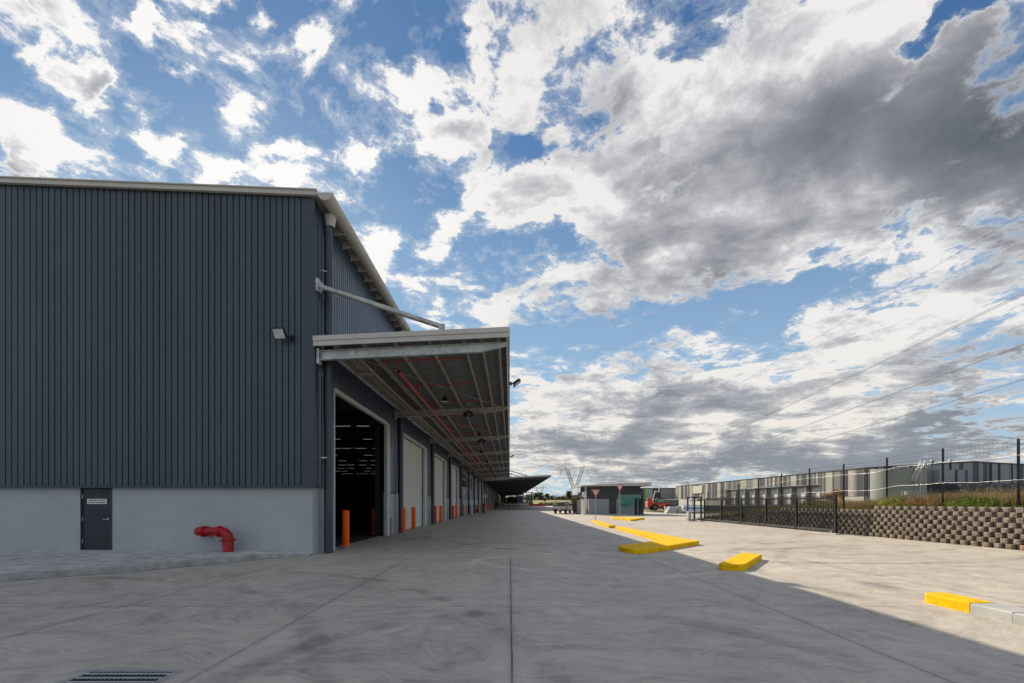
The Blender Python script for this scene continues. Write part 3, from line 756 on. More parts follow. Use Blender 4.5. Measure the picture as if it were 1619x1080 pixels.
for k, ry in enumerate([13.9]+[23.2+10*i for i in range(8)]):
    mb = MB(); mb.cyl((-5.80, ry, 8.2), (-2.12, ry, 6.98), .078, 14); mb.box(-5.89, -5.8, ry-.12, ry+.12, 8.02, 8.4); mb.box(-2.16, -1.98, ry-.08, ry+.08, 6.55, 7.03); mb.box(-5.84, -5.7, ry-.012, ry+.012, 8.06, 8.3)
    mb.cyl((-2.4, ry-.1, 7.0), (-2.4, ry-.08, 7.0), .03, 6)
    sub(mb, 'tie_strut', GALV, cn)
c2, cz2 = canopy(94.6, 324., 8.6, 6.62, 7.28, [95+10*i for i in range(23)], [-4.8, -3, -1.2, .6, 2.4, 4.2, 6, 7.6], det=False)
for ry in (95, 105, 115, 125, 135):
    mb = MB(); mb.cyl((-5.80, ry, 9.95), (3.4, ry, 7.2), .1, 10); mb.box(3.3, 3.6, ry-.1, ry+.1, 6.9, 7.3); sub(mb, 'tie_strut', GALV, c2)

# ------------------------------------------------------------------ services hung under the canopy
S = empty('sprinkler_pipe', (-3.72, 15, 5.98), 'red sprinkler pipe with cross branches hung under the canopy', 'sprinkler pipe')
MB().cyl((-3.72, 15.25, 5.98), (-3.72, 92, 5.98), .045, 10).build('main_pipe', REDP, S)
for k in range(23):
    yb = 15.3+3.25*k; zb = cz(-3)-.30
    mb = MB(); mb.cyl((-4.33, yb, cz(-4.33)-.27), (-1.5, yb, cz(-1.5)-.27), .022, 8); mb.cyl((-3.72, yb, 5.98), (-3.72, yb, cz(-3.72)-.27), .028, 8)
    mb.cyl((-3.72, yb-.05, 5.98), (-3.72, yb+.05, 5.98), .06, 10)
    for hx in (-4.2, -2.9, -1.6): mb.cyl((hx, yb, cz(hx)-.27), (hx, yb, cz(hx)-.34), .012, 6)
    mb.build('branch_pipe', REDP, S)
T = empty('cable_tray', (-4.95, 14, 6.1), 'galvanised ladder cable tray running along under the canopy beside the wall', 'cable tray')
for x in (-5.28, -4.68): MB().box(x-.012, x+.012, 14.1, 93, 6.02, 6.11).build('side_rail', GALV_D, T)
mb = MB(); yy = 14.2
while yy < 92:
    mb.box(-5.268, -4.692, yy, yy+.04, 6.04, 6.055); yy += .28
for i in range(4): mb.box(-5.2+.14*i, -5.17+.14*i, 14.1, 92, 6.056, 6.075)
mb.build('rung', GALV_D, T)
mb = MB()
for i in range(26): yy = 15.6+3*i; mb.box(-5.34, -4.6, yy-.02, yy+.02, 5.97, 6.018); mb.cyl((-5.32, yy, 6.0), (-5.32, yy, 6.35), .008, 6); mb.cyl((-4.62, yy, 6.0), (-4.62, yy, 6.35), .008, 6)
mb.build('hanger', GALV_D, T)
ordn = ['nearest', 'second nearest', 'third nearest', 'fourth nearest', 'fifth nearest', 'sixth nearest', 'seventh nearest', 'eighth nearest', 'ninth nearest', 'tenth nearest']
L0 = empty('bay_light', (-2.8, 19.7, 5.95), 'nearest round pendant light hanging under the near canopy', 'light', 'pendant lights under the near canopy')
mb = MB(); mb.lathe([(.02, .26), (.06, .24), (.09, .16), (.12, .12), (.21, .02), (.22, 0), (.2, .0), (.1, .08)], (-2.8, 19.7, 5.95), 18); mb.cyl((-2.8, 19.7, 6.2), (-2.8, 19.7, cz(-2.8)-.1), .008, 6); mb.build('lamp_shade', BLACK, L0)
MB().lathe([(0, .012), (.185, .012)], (-2.8, 19.7, 5.95), 18).build('lens', LAMP, L0)
for k, (x, y_) in enumerate(((-2.0, 30), (-2.5, 40), (-2.5, 50), (-2.5, 60), (-2.5, 70), (-2.5, 80))): dup(L0, (x, y_, 5.95), label='%s round pendant light hanging under the near canopy' % ordn[k+1])
H0 = empty('horn_speaker', (-2.06, 23.0, 5.9), 'nearest pair of black horn speakers hanging from the second canopy rafter', 'speaker', 'horn speakers on the canopy rafters')
for s_ in (-1, 1):
    mb = MB(); mb.cyl((-2.06+s_*.1, 22.9, 6.13), (-2.06+s_*.16, 22.75, 5.98), .04, 12, .13); mb.cyl((-2.06+s_*.08, 22.95, 6.15), (-2.06+s_*.1, 22.9, 6.12), .06, 10); mb.build('horn', BLACK, H0)
MB().bar((-2.06, 22.95, 6.12), (-2.06, 22.95, 6.3), .04).build('stem', BLACK, H0)
dup(H0, (-2.02, 33.0, 5.9), label='second pair of black horn speakers hanging from the third canopy rafter')
# floodlights
def flood(loc, yaw, pitch, label, s=1., arm=(.1, 0), group=None, wall='y'):
    F = empty('floodlight', loc, label, 'floodlight', group)
    M = Matrix.Translation(loc) @ Matrix.Rotation(yaw, 4, 'Z') @ Matrix.Rotation(pitch, 4, 'X')
    def q(mb): mb.v = [tuple(M @ Vector(p)) for p in mb.v]; return mb
    w_, h_ = .16*s, .135*s
    mb = MB(); mb.box(-w_, w_, -.0, .045*s, -h_, h_); mb.box(-w_, w_, -.022*s, -.0, -h_, -h_+.014*s); mb.box(-w_, w_, -.022*s, 0, h_-.014*s, h_); mb.box(-w_, -w_+.014*s, -.022*s, 0, -h_, h_); mb.box(w_-.014*s, w_, -.022*s, 0, -h_, h_)
    for i in range(7): mb.box(-w_*.8+i*w_*.26, -w_*.8+i*w_*.26+.01, .045*s, .075*s, -h_*.8, h_*.8)
    q(mb).build('housing', BLACK, F)
    q(MB().box(-w_+.015*s, w_-.015*s, -.012*s, -.004*s, -h_+.015*s, h_-.015*s)).build('lens', LAMP, F)
    mb = MB(); e_ = M @ Vector((w_*.6, .06*s, -h_*.3)); e2 = Vector(loc) + Vector((arm[0], arm[1], -.02))
    mb.bar(e_, e2, .035*s); mb.bar(e2+Vector((0, 0, -.07)), e2+Vector((0, 0, .07)), .07*s, .05)
    mb.build('bracket', BLACK, F); return F
flood((-6.80, 13.42, 6.58), R(-6), R(33), 'black square floodlight with pale lens on the ribbed end wall', 1.15, (.24, .30))
def flood_edge(y_, k):
    flood((.30, y_, 6.50), R(90), R(52), '%s black floodlight reaching out from the canopy edge' % ordn[k], 1.25, (-.26, .0), 'floodlights along the canopy edge')
flood_edge(18.7, 0); flood_edge(48.3, 1); flood_edge(78.5, 2)

# booster pipe in front of the end wall
B = empty('fire_pipe', (-8.30, 13.42, .145), 'thick glossy red fire pipe bending out of the ground beside the end wall', 'pipe')
px, py_, pz = -8.30, 13.42, .745
mb = MB(); rad = .145
pts = [(px, py_, .10), (px, py_, .50)]
for i in range(9):
    t = math.pi/2*i/8; pts.append((px-.24+.24*math.cos(t), py_, .505+.24*math.sin(t)))
mb.tube(pts, [.15, .15]+[.147]*9, 24); mb.build('riser', RED, B)
mb = MB(); mb.cyl((px-.24, py_, pz), (-9.02, py_, pz), .128, 24); mb.build('horizontal_pipe', RED, B)
mb = MB(); pts = [(-9.0, py_, pz)]
for i in range(9):
    t = math.pi/2*i/8; pts.append((-9.08-.14*math.sin(t), py_+.14-.14*math.cos(t), pz))
pts.append((-9.22, 13.9, pz)); mb.tube(pts, .132, 24); mb.build('wall_elbow', RED, B)
for (a, b, r_) in (((px-.21, py_, pz), (px-.29, py_, pz), .168), ((-8.98, py_, pz), (-9.06, py_, pz), .163), ((-8.955, py_, pz), (-8.935, py_, pz), .145)):
    MB().cyl(a, b, r_, 24).build('coupling', RED, B)
for z in (.47, .50): MB().cyl((px, py_, z), (px, py_, z+.022), .19 if z > .48 else .17, 24).build('flange', RED, B)
MB().cyl((px, py_, .335), (px, py_, .35), .156, 24).build('band', RED, B)
for sx_ in (-1, 1): MB().box(px+sx_*.16, px+sx_*.235, py_-.03, py_+.03, .485 if sx_ > 0 else .44, .53 if sx_ > 0 else .475).build('flange_lug', RED, B)
mb = MB(); mb.bar((-8.93, py_-.03, pz-.13), (-8.62, py_-.05, pz-.195), .022); mb.bar((-8.93, py_-.03, pz-.13), (-8.93, py_-.03, pz), .03); mb.cyl((-8.9, py_, pz+.12), (-8.9, py_, pz+.165), .02, 8); mb.build('lever', RED, B)
mb = MB(); mb.cyl((-8.62, py_-.05, pz-.23), (-8.62, py_-.05, pz-.12), .014, 8); mb.cyl((-8.66, py_-.05, pz-.2), (-8.58, py_-.05, pz-.2), .012, 8); mb.build('drain_tap', STEEL, B)

# drain grate
GR_ = empty('drain_grate', (-3.54, 3.9, 0), 'galvanised steel drain grate set in the concrete at the bottom left', 'grate')
MB().box(-3.94, -3.14, 3.35, 4.28, -.003, .0035).build('pit', BLACKM, GR_)  # flush black plate painted as the darkness down the pit
mb = MB(); mb.box(-3.98, -3.10, 4.27, 4.32, 0, .014); mb.box(-3.98, -3.93, 3.32, 4.27, 0, .014); mb.box(-3.15, -3.10, 3.32, 4.27, 0, .014); mb.box(-3.93, -3.15, 3.32, 3.36, 0, .014); mb.build('frame', GALV, GR_)
mb = MB()
for i in range(19): mb.box(-3.92+.041*i, -3.909+.041*i, 3.36, 4.27, .004, .014)
mb.build('load_bars', mat('dark_grate_steel', (.10, .11, .12), .5, .4, .1, 5), GR_); mb = MB()
for i in range(9): mb.box(-3.93, -3.15, 3.42+.098*i, 3.448+.098*i, .008, .0165)
mb.build('bars', mat('pale_grate_steel', (.62, .64, .65), .35, .3, .1, 5), GR_)  # cross bars in a paler steel than the load bars
# ------------------------------------------------------------------ bollards
def bollard(loc, label):
    b = empty('bollard', loc, label, 'bollard', 'orange bollards along the warehouse doors')
    x, y, z = loc
    MB().cyl((x, y, .09), (x, y, 1.32), .122, 24).add([], []).build('post', ORANGE, b)
    MB().lathe([(.0, 1.335), (.09, 1.332), (.122, 1.32)], (x, y, 0), 24).build('cap', ORANGE, b)
    mb = MB(); mb.cyl((x, y, .075), (x, y, .092), .185, 24)
    mb.build('base_flange', ORANGE, b)
    mb = MB(); mb.cyl((x, y, 0), (x, y, .075), .09, 16)
    for i in range(4):
        t = R(45+90*i); mb.cyl((x+.15*math.cos(t), y+.15*math.sin(t), .0), (x+.15*math.cos(t), y+.15*math.sin(t), .12), .012, 8)
    mb.build('grout_base', KERB, b)
    return b
bol = bollard((-5.75, 15.96, 0), 'large orange bollard nearest the camera, at the left side of the open doorway')
BL = [((-6.78, 22.75), 'orange bollard standing in the open doorway against the dark interior'),
 ((-5.62, 24.0), 'orange bollard in front of the downpipe between the open door and first closed roller door'),
 ((-5.62, 26.6), 'orange bollard in front of the left side of the first closed roller door'),
 ((-5.58, 34.2), 'left orange bollard of the pair before the second closed roller door'),
 ((-5.60, 36.9), 'right orange bollard of the pair before the second closed roller door'),
 ((-5.5, 44.3), 'left orange bollard of the pair before the third closed roller door'),
 ((-5.66, 48.2), 'right orange bollard of the pair before the third closed roller door'),
 ((-5.57, 55.1), 'single orange bollard beside the office glass door'),
 ((-4.9, 78.), 'orange bollard just left of the round-headed sign post'),
 ((-5.0, 96), 'leftmost orange bollard of the far cluster behind the round-headed sign'),
 ((-4.5, 98), 'middle orange bollard of the far cluster behind the round-headed sign'),
 ((-3.9, 100), 'rightmost orange bollard of the far cluster, left of the dark green forklift'),
 ((-2.9, 128), 'left orange bollard of the small pair right of the dark green forklift'),
 ((-2.5, 128), 'right orange bollard of the small pair right of the dark green forklift')]
for (x, y), l in BL: dup(bol, (x, y, 0), label=l)

# ------------------------------------------------------------------ yellow kerb islands
KL = 'yellow painted kerbs in the yard'
def island(name, poly, label, h=.15, m=YEL, cat='kerb', group=KL):
    return tag(MB().prism(poly, -.02, h, .018).build(name, m), label, cat, group)
def arc(cx, cy, r, a0, a1, n=6): return [(cx+r*math.cos(R(a0+(a1-a0)*i/n)), cy+r*math.sin(R(a0+(a1-a0)*i/n))) for i in range(n+1)]
island('kerb_island', [(3.74, 15.6), (3.66, 15.2), (3.72, 14.35), (3.86, 14.15), (4.3, 14.2), (6.7, 16.75)] + arc(6.62, 17.35, .55, -40, 20, 5) + [(7.0, 19.2), (6.74, 27.4), (6.36, 27.5), (6.10, 18.6), (5.95, 17.9), (4.9, 16.6)],
       'large bent yellow kerb island with a wide foot half in the building shadow')
island('kerb_island', [(6.22, 28.6), (6.66, 28.6), (6.78, 32), (7.12, 37.2), (7.02, 37.6), (6.85, 37.55), (6.62, 36.4), (6.34, 32)], 'narrow yellow kerb strip carrying the nearer triangular sign')
island('kerb_island', [(10.42, 39.3), (10.62, 39.2), (12.9, 43.6), (12.8, 44.1), (11.6, 45.3), (10.9, 46.2), (10.1, 45.6), (10.0, 44.2)], 'small wedge-shaped yellow kerb island at the foot of the farther triangular sign')
island('kerb_block', [(4.98, 10.86), (5.02, 10.72), (5.14, 10.64), (5.42, 10.66), (5.58, 10.76), (7.04, 12.72), (7.03, 12.86), (6.80, 13.1), (6.66, 13.12)], 'short free-standing straight yellow kerb block on the shadow edge')
K = empty('median_kerb', (6.8, 4, 0), 'grey concrete kerb with a rounded yellow nose at the right edge', 'kerb')
MB().prism([(6.64, 6.58), (7.05, 6.60), (7.05, 7.22)] + arc(6.9, 7.24, .15, 20, 100, 4) + arc(6.76, 7.24, .12, 110, 180, 4)[1:], -.02, .15, .018).build('painted_nose', YEL, K)
for i in range(6): MB().prism([(6.64, 6.565-.56*i-.55), (7.05, 6.585-.56*i-.55), (7.05, 6.59-.56*i), (6.64, 6.57-.56*i)], -.02, .148, .018).build('kerb_stone', KERB, K)
def stripe_line(name, x, y0, y1, w_, label):
    mb = MB(); rr = random.Random(int(x*7+y0))
    y = y0
    while y < y1:
        L = rr.uniform(.5, 2.2)
        if rr.random() < .86: mb.box(x-w_/2, x+w_/2, y, min(y+L, y1), .0, .004)
        y += L
    return kind(mb.build(name, YELF), 'structure', label)
stripe_line('yellow_line', 15.76, 8, 41, .09, 'faded yellow line along the gate and block wall')
mb = MB()
for a, b in ((9.5, 10.6), (11.6, 12.4), (14, 15.2), (18, 19.6)): mb.box(a, b, 39.9, 40.03, 0, .004)
kind(mb.build('yellow_line', YELF), 'structure')

# ------------------------------------------------------------------ give way signs, stop sign back
def tri(mb, x, y, zt, w_, h_, t0, t1, s=1.0):
    cx, cz = x, zt-h_/3
    P = [(cx-w_/2*s, cz+h_/3*s), (cx+w_/2*s, cz+h_/3*s), (cx, cz-h_*2/3*s)]
    # rounded corners
    Q = []
    for i in range(3):
        p = Vector(P[i]); a = Vector(P[i-1]); b = Vector(P[(i+1) % 3]); r = .05*w_
        for k in range(5):
            t = k/4; q0 = p+(a-p).normalized()*r*2; q2 = p+(b-p).normalized()*r*2
            q = q0*(1-t)**2+p*2*t*(1-t)+q2*t*t; Q.append((q.x, q.y))
    n = len(Q)
    mb.add([(a, t0, b) for a, b in Q]+[(a, t1, b) for a, b in Q], [tuple(range(n)), tuple(range(n, 2*n))[::-1]]+[(i, n+i, n+(i+1) % n, (i+1) % n) for i in range(n)])
    return mb
def giveway(x, y, z0, zt, w_, label, ped=False):
    s = empty('give_way_sign', (x, y, z0), label, 'road sign')
    h_ = w_*.9
    MB().cyl((x, y, z0), (x, y, zt+.02), .03, 12).build('post', GALV, s)
    tri(MB(), x, y, zt, w_, h_, y-.04, y-.034).build('sign_panel', SIGNW, s)
    tri(MB(), x, y, zt, w_, h_, y-.0425, y-.0401, .965).build('red_border', SIGNR, s)
    tri(MB(), x, y, zt, w_, h_, y-.045, y-.0426, .63).build('white_face', SIGNW, s)
    cz_ = zt-h_*.24
    text('GIVE', w_*.155, (x, y-.0463, cz_+w_*.065), (R(90), 0, 0), LETTER, s, bold=.002)
    text('WAY', w_*.145, (x, y-.0463, cz_-w_*.085), (R(90), 0, 0), LETTER, s, bold=.002)
    return s
giveway(6.98, 37.0, .13, 2.66, .72, 'nearer triangular red and white give way sign standing on the narrow yellow kerb strip')
giveway(10.99, 45.5, .13, 3.43, .80, 'taller farther triangular give way sign in front of the guard house window')
s = empty('stop_sign', (-3.24, 60.6, 0), 'octagonal sign seen from its plain grey back on a thin post by the wall', 'road sign')
MB().cyl((-3.24, 60.6, 0), (-3.24, 60.6, 2.7), .035, 12).build('post', GALV, s)
mb = MB(); P = [(-3.24+.36*math.cos(R(22.5+45*i)), 2.42+.36*math.sin(R(22.5+45*i))) for i in range(8)]
mb.add([(a, 60.55, b) for a, b in P]+[(a, 60.556, b) for a, b in P], [tuple(range(8)), tuple(range(8, 16))[::-1]]+[(i, 8+i, 8+(i+1) % 8, (i+1) % 8) for i in range(8)])
mb.build('sign_panel', mat('grey_sign_back', (.48, .48, .46), .5), s)
# ------------------------------------------------------------------ odds and ends by the wall
c = empty('white_cabinet', (-4.9, 57.9, 0), 'slim pale cylinder-shaped cabinet by the wall near the office door', 'cabinet')
MB().cyl((-4.9, 57.9, .05), (-4.9, 57.9, 1.3), .2, 20).build('body', mat('pale_blue_enamel', (.52, .60, .62), .4), c)
MB().lathe([(0, 1.36), (.12, 1.35), (.21, 1.3), (.21, 1.27)], (-4.9, 57.9, 0), 20).build('lid', WHITE, c); MB().cyl((-4.9, 57.9, 0), (-4.9, 57.9, .05), .23, 20).build('base', BLACKM, c)
c = empty('grey_pallet_bin', (-5.1, 63.5, 0), 'dark grey bin behind the pale cabinet against the wall', 'bin')
MB().box(-5.5, -4.75, 63, 64, .12, 1.2).build('body', mat('grey_bin', (.13, .14, .15), .6), c); MB().box(-5.54, -4.71, 62.96, 64.04, 1.2, 1.26).build('lid', BLACKM, c)
for x in (-5.4, -4.85): MB().cyl((x-.03, 63.1, .07), (x+.03, 63.1, .07), .07, 12).build('wheel', BLACKM, c)
c = empty('red_bin', (-4.95, 68, 0), 'red wheeled bin with a white label beside the wall', 'bin')
mb = MB(); mb.hexa([(-5.2, 67.7, .1), (-4.7, 67.7, .1), (-4.7, 68.3, .1), (-5.2, 68.3, .1), (-5.27, 67.62, 1.0), (-4.63, 67.62, 1.0), (-4.63, 68.36, 1.0), (-5.27, 68.36, 1.0)]); mb.build('body', RED, c)
MB().prism([(-5.3, 67.6), (-4.6, 67.6), (-4.6, 68.4), (-5.3, 68.4)], 1.0, 1.1, .03).build('lid', RED, c); MB().box(-5.1, -4.8, 67.62, 67.64, .68, .86).build('label', SIGNW, c)
for x in (-5.15, -4.75): MB().cyl((x-.03, 68.25, .1), (x+.03, 68.25, .1), .1, 12).build('wheel', BLACKM, c)
c = empty('dark_display_board', (-3.9, 66.5, 0), 'dark upright board standing left of the round-headed sign', 'board')
MB().box(-4.1, -3.55, 66.4, 66.5, .1, 1.45).build('panel', mat('dark_board', (.07, .075, .085), .5), c)
for x in (-4.05, -3.6): MB().box(x-.02, x+.02, 66.2, 66.7, 0, .1).build('foot', BLACKM, c)
# forklift
c = empty('forklift', (-3.35, 115, 0), 'dark green forklift parked under the canopy seen from behind', 'forklift')
FG = mat('dark_green_paint', (.012, .06, .06), .4)
mb = MB(); mb.prism([(-3.95, 114.2), (-2.75, 114.2), (-2.7, 116), (-4, 116)], .25, .95, .08); mb.build('body', FG, c)
mb = MB()
for x in (-3.85, -2.85):
    mb.bar((x, 114.6, .9), (x, 114.9, 2.0), .07); mb.bar((x, 115.9, .9), (x, 115.7, 2.0), .07)
mb.box(-3.95, -2.75, 114.8, 115.8, 2.0, 2.06); mb.build('overhead_guard', BLACK, c)
mb = MB(); mb.box(-3.6, -3.1, 114.9, 115.3, .95, 1.1); mb.box(-3.6, -3.1, 114.85, 114.95, 1.1, 1.6); mb.build('seat', BLACKM, c)
for x in (-3.95, -2.85):
    for y in (114.5, 115.9): MB().cyl((x, y, .25), (x+.2, y, .25), .25, 16).build('wheel', BLACKM, c)
mb = MB(); mb.box(-3.75, -3.65, 116, 116.1, .1, 2.2); mb.box(-3.05, -2.95, 116, 116.1, .1, 2.2); mb.box(-3.75, -2.95, 116.1, 116.15, .3, .4); mb.build('mast', BLACK, c)
mb = MB(); mb.box(-3.7, -3.58, 116.1, 117.2, .08, .12); mb.box(-3.12, -3.0, 116.1, 117.2, .08, .12); mb.build('fork', BLACK, c)
MB().cyl((-3.35, 115.2, 2.06), (-3.35, 115.2, 2.22), .07, 10).build('beacon', mat('amber_lens', (.7, .25, .02), .3), c)
for x in (-3.8, -2.95): MB().box(x, x+.1, 114.18, 114.2, .6, .7).build('tail_light', SIGNW, c)
# trolley
c = empty('flat_trolley', (-1.3, 115, 0), 'low steel-framed flat trolley with wheels right of the forklift', 'trolley')
mb = MB(); mb.box(-2.3, -.2, 114.5, 115.6, .5, .56); 
for x in (-2.25, -.25):
    for y in (114.55, 115.55): mb.box(x-.03, x+.03, y-.03, y+.03, .2, 1.0 if x < -1 else .5)
mb.box(-2.28, -2.22, 114.5, 115.6, .94, 1.0); mb.box(-1.6, -1.4, 114.8, 115.2, .56, 1.25); mb.build('frame', mat('olive_frame', (.15, .15, .10), .6), c)
for x in (-2.25, -.25):
    for y in (114.6, 115.5): MB().cyl((x-.05, y, .13), (x+.05, y, .13), .13, 12).build('wheel', BLACKM, c)
# red barrier blocks in the far yard
c = empty('red_barrier', (9.5, 236, .1), 'long low red barrier at the far end of the yard', 'barrier')
for i in range(8):
    mb = MB(); x = 9+.9*i; mb.hexa([(x, 205.6, 0), (x+.87, 205.6, 0), (x+.87, 206.3, 0), (x, 206.3, 0), (x, 205.8, .95), (x+.87, 205.8, .95), (x+.87, 206.1, .95), (x, 206.1, .95)])
    mb.build('barrier_segment', RED, c)

# ------------------------------------------------------------------ vehicles
def wheel(mb_t, mb_r, c, ax, r, w_, n=24):
    c = Vector(c); ax = Vector(ax).normalized()
    prof = [(r*.55, -w_/2), (r*.9, -w_/2), (r, -w_*.32), (r, w_*.32), (r*.9, w_/2), (r*.55, w_/2)]
    u = Vector((0, 0, 1)); v = ax.cross(u)
    P = [c+ax*z+u*(q*math.cos(2*math.pi*i/n))+v*(q*math.sin(2*math.pi*i/n)) for q, z in prof for i in range(n)]
    mb_t.add(P, [(k*n+i, k*n+(i+1) % n, (k+1)*n+(i+1) % n, (k+1)*n+i) for k in range(len(prof)-1) for i in range(n)], True)
    mb_r.cyl(c-ax*w_*.38, c+ax*w_*.38, r*.56, 16); mb_r.cyl(c-ax*w_*.45, c+ax*w_*.45, r*.2, 10)
def rot_build(mb, name, m, p, loc, rz): return mb.xf(loc, rz).build(name, m, p)
def ute():
    loc = (7.55, 65.2, 0); rz = R(-18)
    u = empty('parked_ute', loc, 'dusty white tray-back ute with mesh canopy cage seen from behind in the yard', 'ute')
    B_ = lambda mb, n, m: rot_build(mb, n, m, u, loc, rz)
    UW = mat('dusty_white_paint', (.66, .62, .52), .4, 0, .1, 2, coat=.3); AL = mat('tray_aluminium', (.62, .60, .54), .5, .1, .15, 3)
    # local: +y is forward, rear at y=-2.3
    prof = [(-.05, .55), (.05, 1.05), (.15, 1.68), (.45, 1.78), (1.1, 1.76), (1.6, 1.25), (2.55, 1.12), (2.75, .95), (2.8, .5)]
    mb = MB(); P = []
    for sx in (-1, 1):
        for y, z in prof:
            wd = .84 - (max(0, z-1.1)*.16); P.append((sx*wd, y, z))
    n = len(prof); mb.add(P, [tuple(range(n)), tuple(range(n, 2*n))[::-1]]+[(i, i+1, n+i+1, n+i) for i in range(n-1)]+[(n-1, 0, n, 2*n-1)])
    B_(mb, 'cab', UW)
    mb = MB(); mb.box(-.62, .62, -.035, .01, 1.14, 1.6) ; mb.xf((0, .085, 0)); B_(mb, 'rear_window', GLASS)
    for sx in (-1, 1):
        mb = MB(); mb.add([(sx*.842, .2, 1.15), (sx*.842, 1.35, 1.2), (sx*.78, 1.05, 1.66), (sx*.775, .3, 1.64)], [(0, 1, 2, 3)]); B_(mb, 'side_window', GLASS)
        mb = MB(); mb.box(sx*.93-.09, sx*.93+.09, 1.25, 1.3, 1.15, 1.35); B_(mb, 'wing_mirror', BLACK)
        mb = MB(); mb.prism([(sx*.86-.06, 1.75), (sx*.86+.06, 1.75), (sx*.86+.06, 2.6), (sx*.86-.06, 2.6)], .72, .92, .03); B_(mb, 'wheel_arch', UW)
    mb = MB(); mb.box(-.93, .93, -2.35, -.08, .62, .69); mb.box(-.45, -.35, -2.2, 2.5, .45, .6); mb.box(.35, .45, -2.2, 2.5, .45, .6); B_(mb, 'chassis', BLACK)
    mb = MB(); mb.box(-.93, -.90, -2.35, -.08, .69, 1.10); mb.box(.90, .93, -2.35, -.08, .69, 1.10); mb.box(-.9, .9, -2.35, -2.32, .66, 1.10); mb.box(-.9, .9, -.11, -.08, .86, 1.6)
    B_(mb, 'tray', AL)
    mb = MB()
    for sx in (-.9, .9):
        for y in (-2.3, -1.55, -.8, -.12): mb.bar((sx, y, 1.14), (sx*.93, y+(.08 if y < -2 else 0), 1.78), .05)
        mb.bar((sx*.93, -2.22, 1.78), (sx*.93, -.1, 1.78), .05); mb.bar((sx*.965, -2.26, 1.45), (sx*.965, -.1, 1.45), .03)
    for y in (-2.22, -1.55, -.8, -.1): mb.bar((-.84, y, 1.78), (.84, y, 1.78), .05)
    mb.bar((-.87, -2.28, 1.3), (.87, -2.28, 1.3), .03)
    for i in range(9): mb.bar((-.75+.19*i, -2.27, 1.14), (-.72+.18*i, -2.22, 1.78), .012)
    mb.box(-.84, .84, -2.2, -.1, 1.805, 1.815)
    B_(mb, 'cage', AL)
    mb = MB(); mb.prism([(-.3, -1.6), (.5, -1.5), (.5, -.7), (-.35, -.6)], .87, 1.42, .05); B_(mb, 'load', BLACKM)
    for sx in (-1, 1):
        mb = MB(); mb.box(sx*.8-.11, sx*.8+.11, -2.40, -2.355, .52, .62); B_(mb, 'tail_light', SIGNR)
        mb = MB(); mb.box(sx*.74-.14, sx*.74+.14, -1.78, -1.75, .38, .68); B_(mb, 'mud_flap', BLACKM)
    mb = MB(); mb.box(-.19, .19, -2.385, -2.37, .50, .61); B_(mb, 'number_plate', SIGNW)
    for sx in (-1, 1):
        for y in (-1.35, 1.85):
            t, r = MB(), MB(); wheel(t, r, (sx*.72, y, .37), (1, 0, 0), .37, .24); wo_ = B_(t, 'wheel', BLACKM); ORG[wo_.name] = ORG[u.name]
            r.xf(loc, rz).build('rim', mat('dusty_rim', (.25, .21, .17), .5), wo_)
ute()
def small_car(loc, rz, m, label, name='parked_car', s=1):
    u = empty(name, loc, label, 'car'); B_ = lambda mb, n, mm: rot_build(mb, n, mm, u, loc, rz)
    prof = [(-2.1, .35), (-2.15, .85), (-2.0, 1.0), (-1.55, 1.42), (.2, 1.45), (.95, .98), (1.95, .82), (2.1, .6), (2.1, .35)]
    mb = MB(); P = [(sx*(.86-max(0, z-.95)*.35), y, z) for sx in (-1, 1) for y, z in prof]; n = len(prof)
    mb.add(P, [tuple(range(n)), tuple(range(n, 2*n))[::-1]]+[(i, i+1, n+i+1, n+i) for i in range(n-1)]+[(n-1, 0, n, 2*n-1)]); B_(mb, 'body', m)
    mb = MB(); mb.add([(-.66, -2.03, 1.0), (.66, -2.03, 1.0), (.6, -1.62, 1.4), (-.6, -1.62, 1.4)], [(0, 1, 2, 3)]); B_(mb, 'rear_window', GLASS)
    for sx in (-1, 1):
        mb = MB(); mb.add([(sx*.865, -1.7, 1.02), (sx*.865, .75, 1.02), (sx*.72, .15, 1.38), (sx*.72, -1.4, 1.37)], [(0, 1, 2, 3)]); B_(mb, 'side_window', GLASS)
        mb = MB(); mb.box(sx*.7-.12, sx*.7+.12, -2.17, -2.13, .7, .85); B_(mb, 'tail_light', SIGNR)
        for y in (-1.3, 1.3):
            t, r = MB(), MB(); wheel(t, r, (sx*.78, y, .32), (1, 0, 0), .32, .2, 16); wo_ = B_(t, 'wheel', BLACKM); ORG[wo_.name] = ORG[u.name]; r.xf(loc, rz).build('rim', STEEL, wo_)
small_car((10.3, 74.8, 0), R(-20), mat('red_car_paint', (.42, .02, .03), .3, coat=.5), 'red car half hidden behind the ute')
WC = mat('white_car_paint', (.75, .75, .75), .3, coat=.5)
small_car((-1.0, 213, 0), R(60), WC, 'left white car far off under the end of the long canopy')
small_car((2.9, 212, 0), R(80), WC, 'middle white car far off beyond the canopy, left of the dark gatehouse')
small_car((7.0, 216, 0), R(95), mat('silver_car_paint', (.5, .5, .52), .3, .4, coat=.5), 'silver car seen through the glazed portal at the far end')
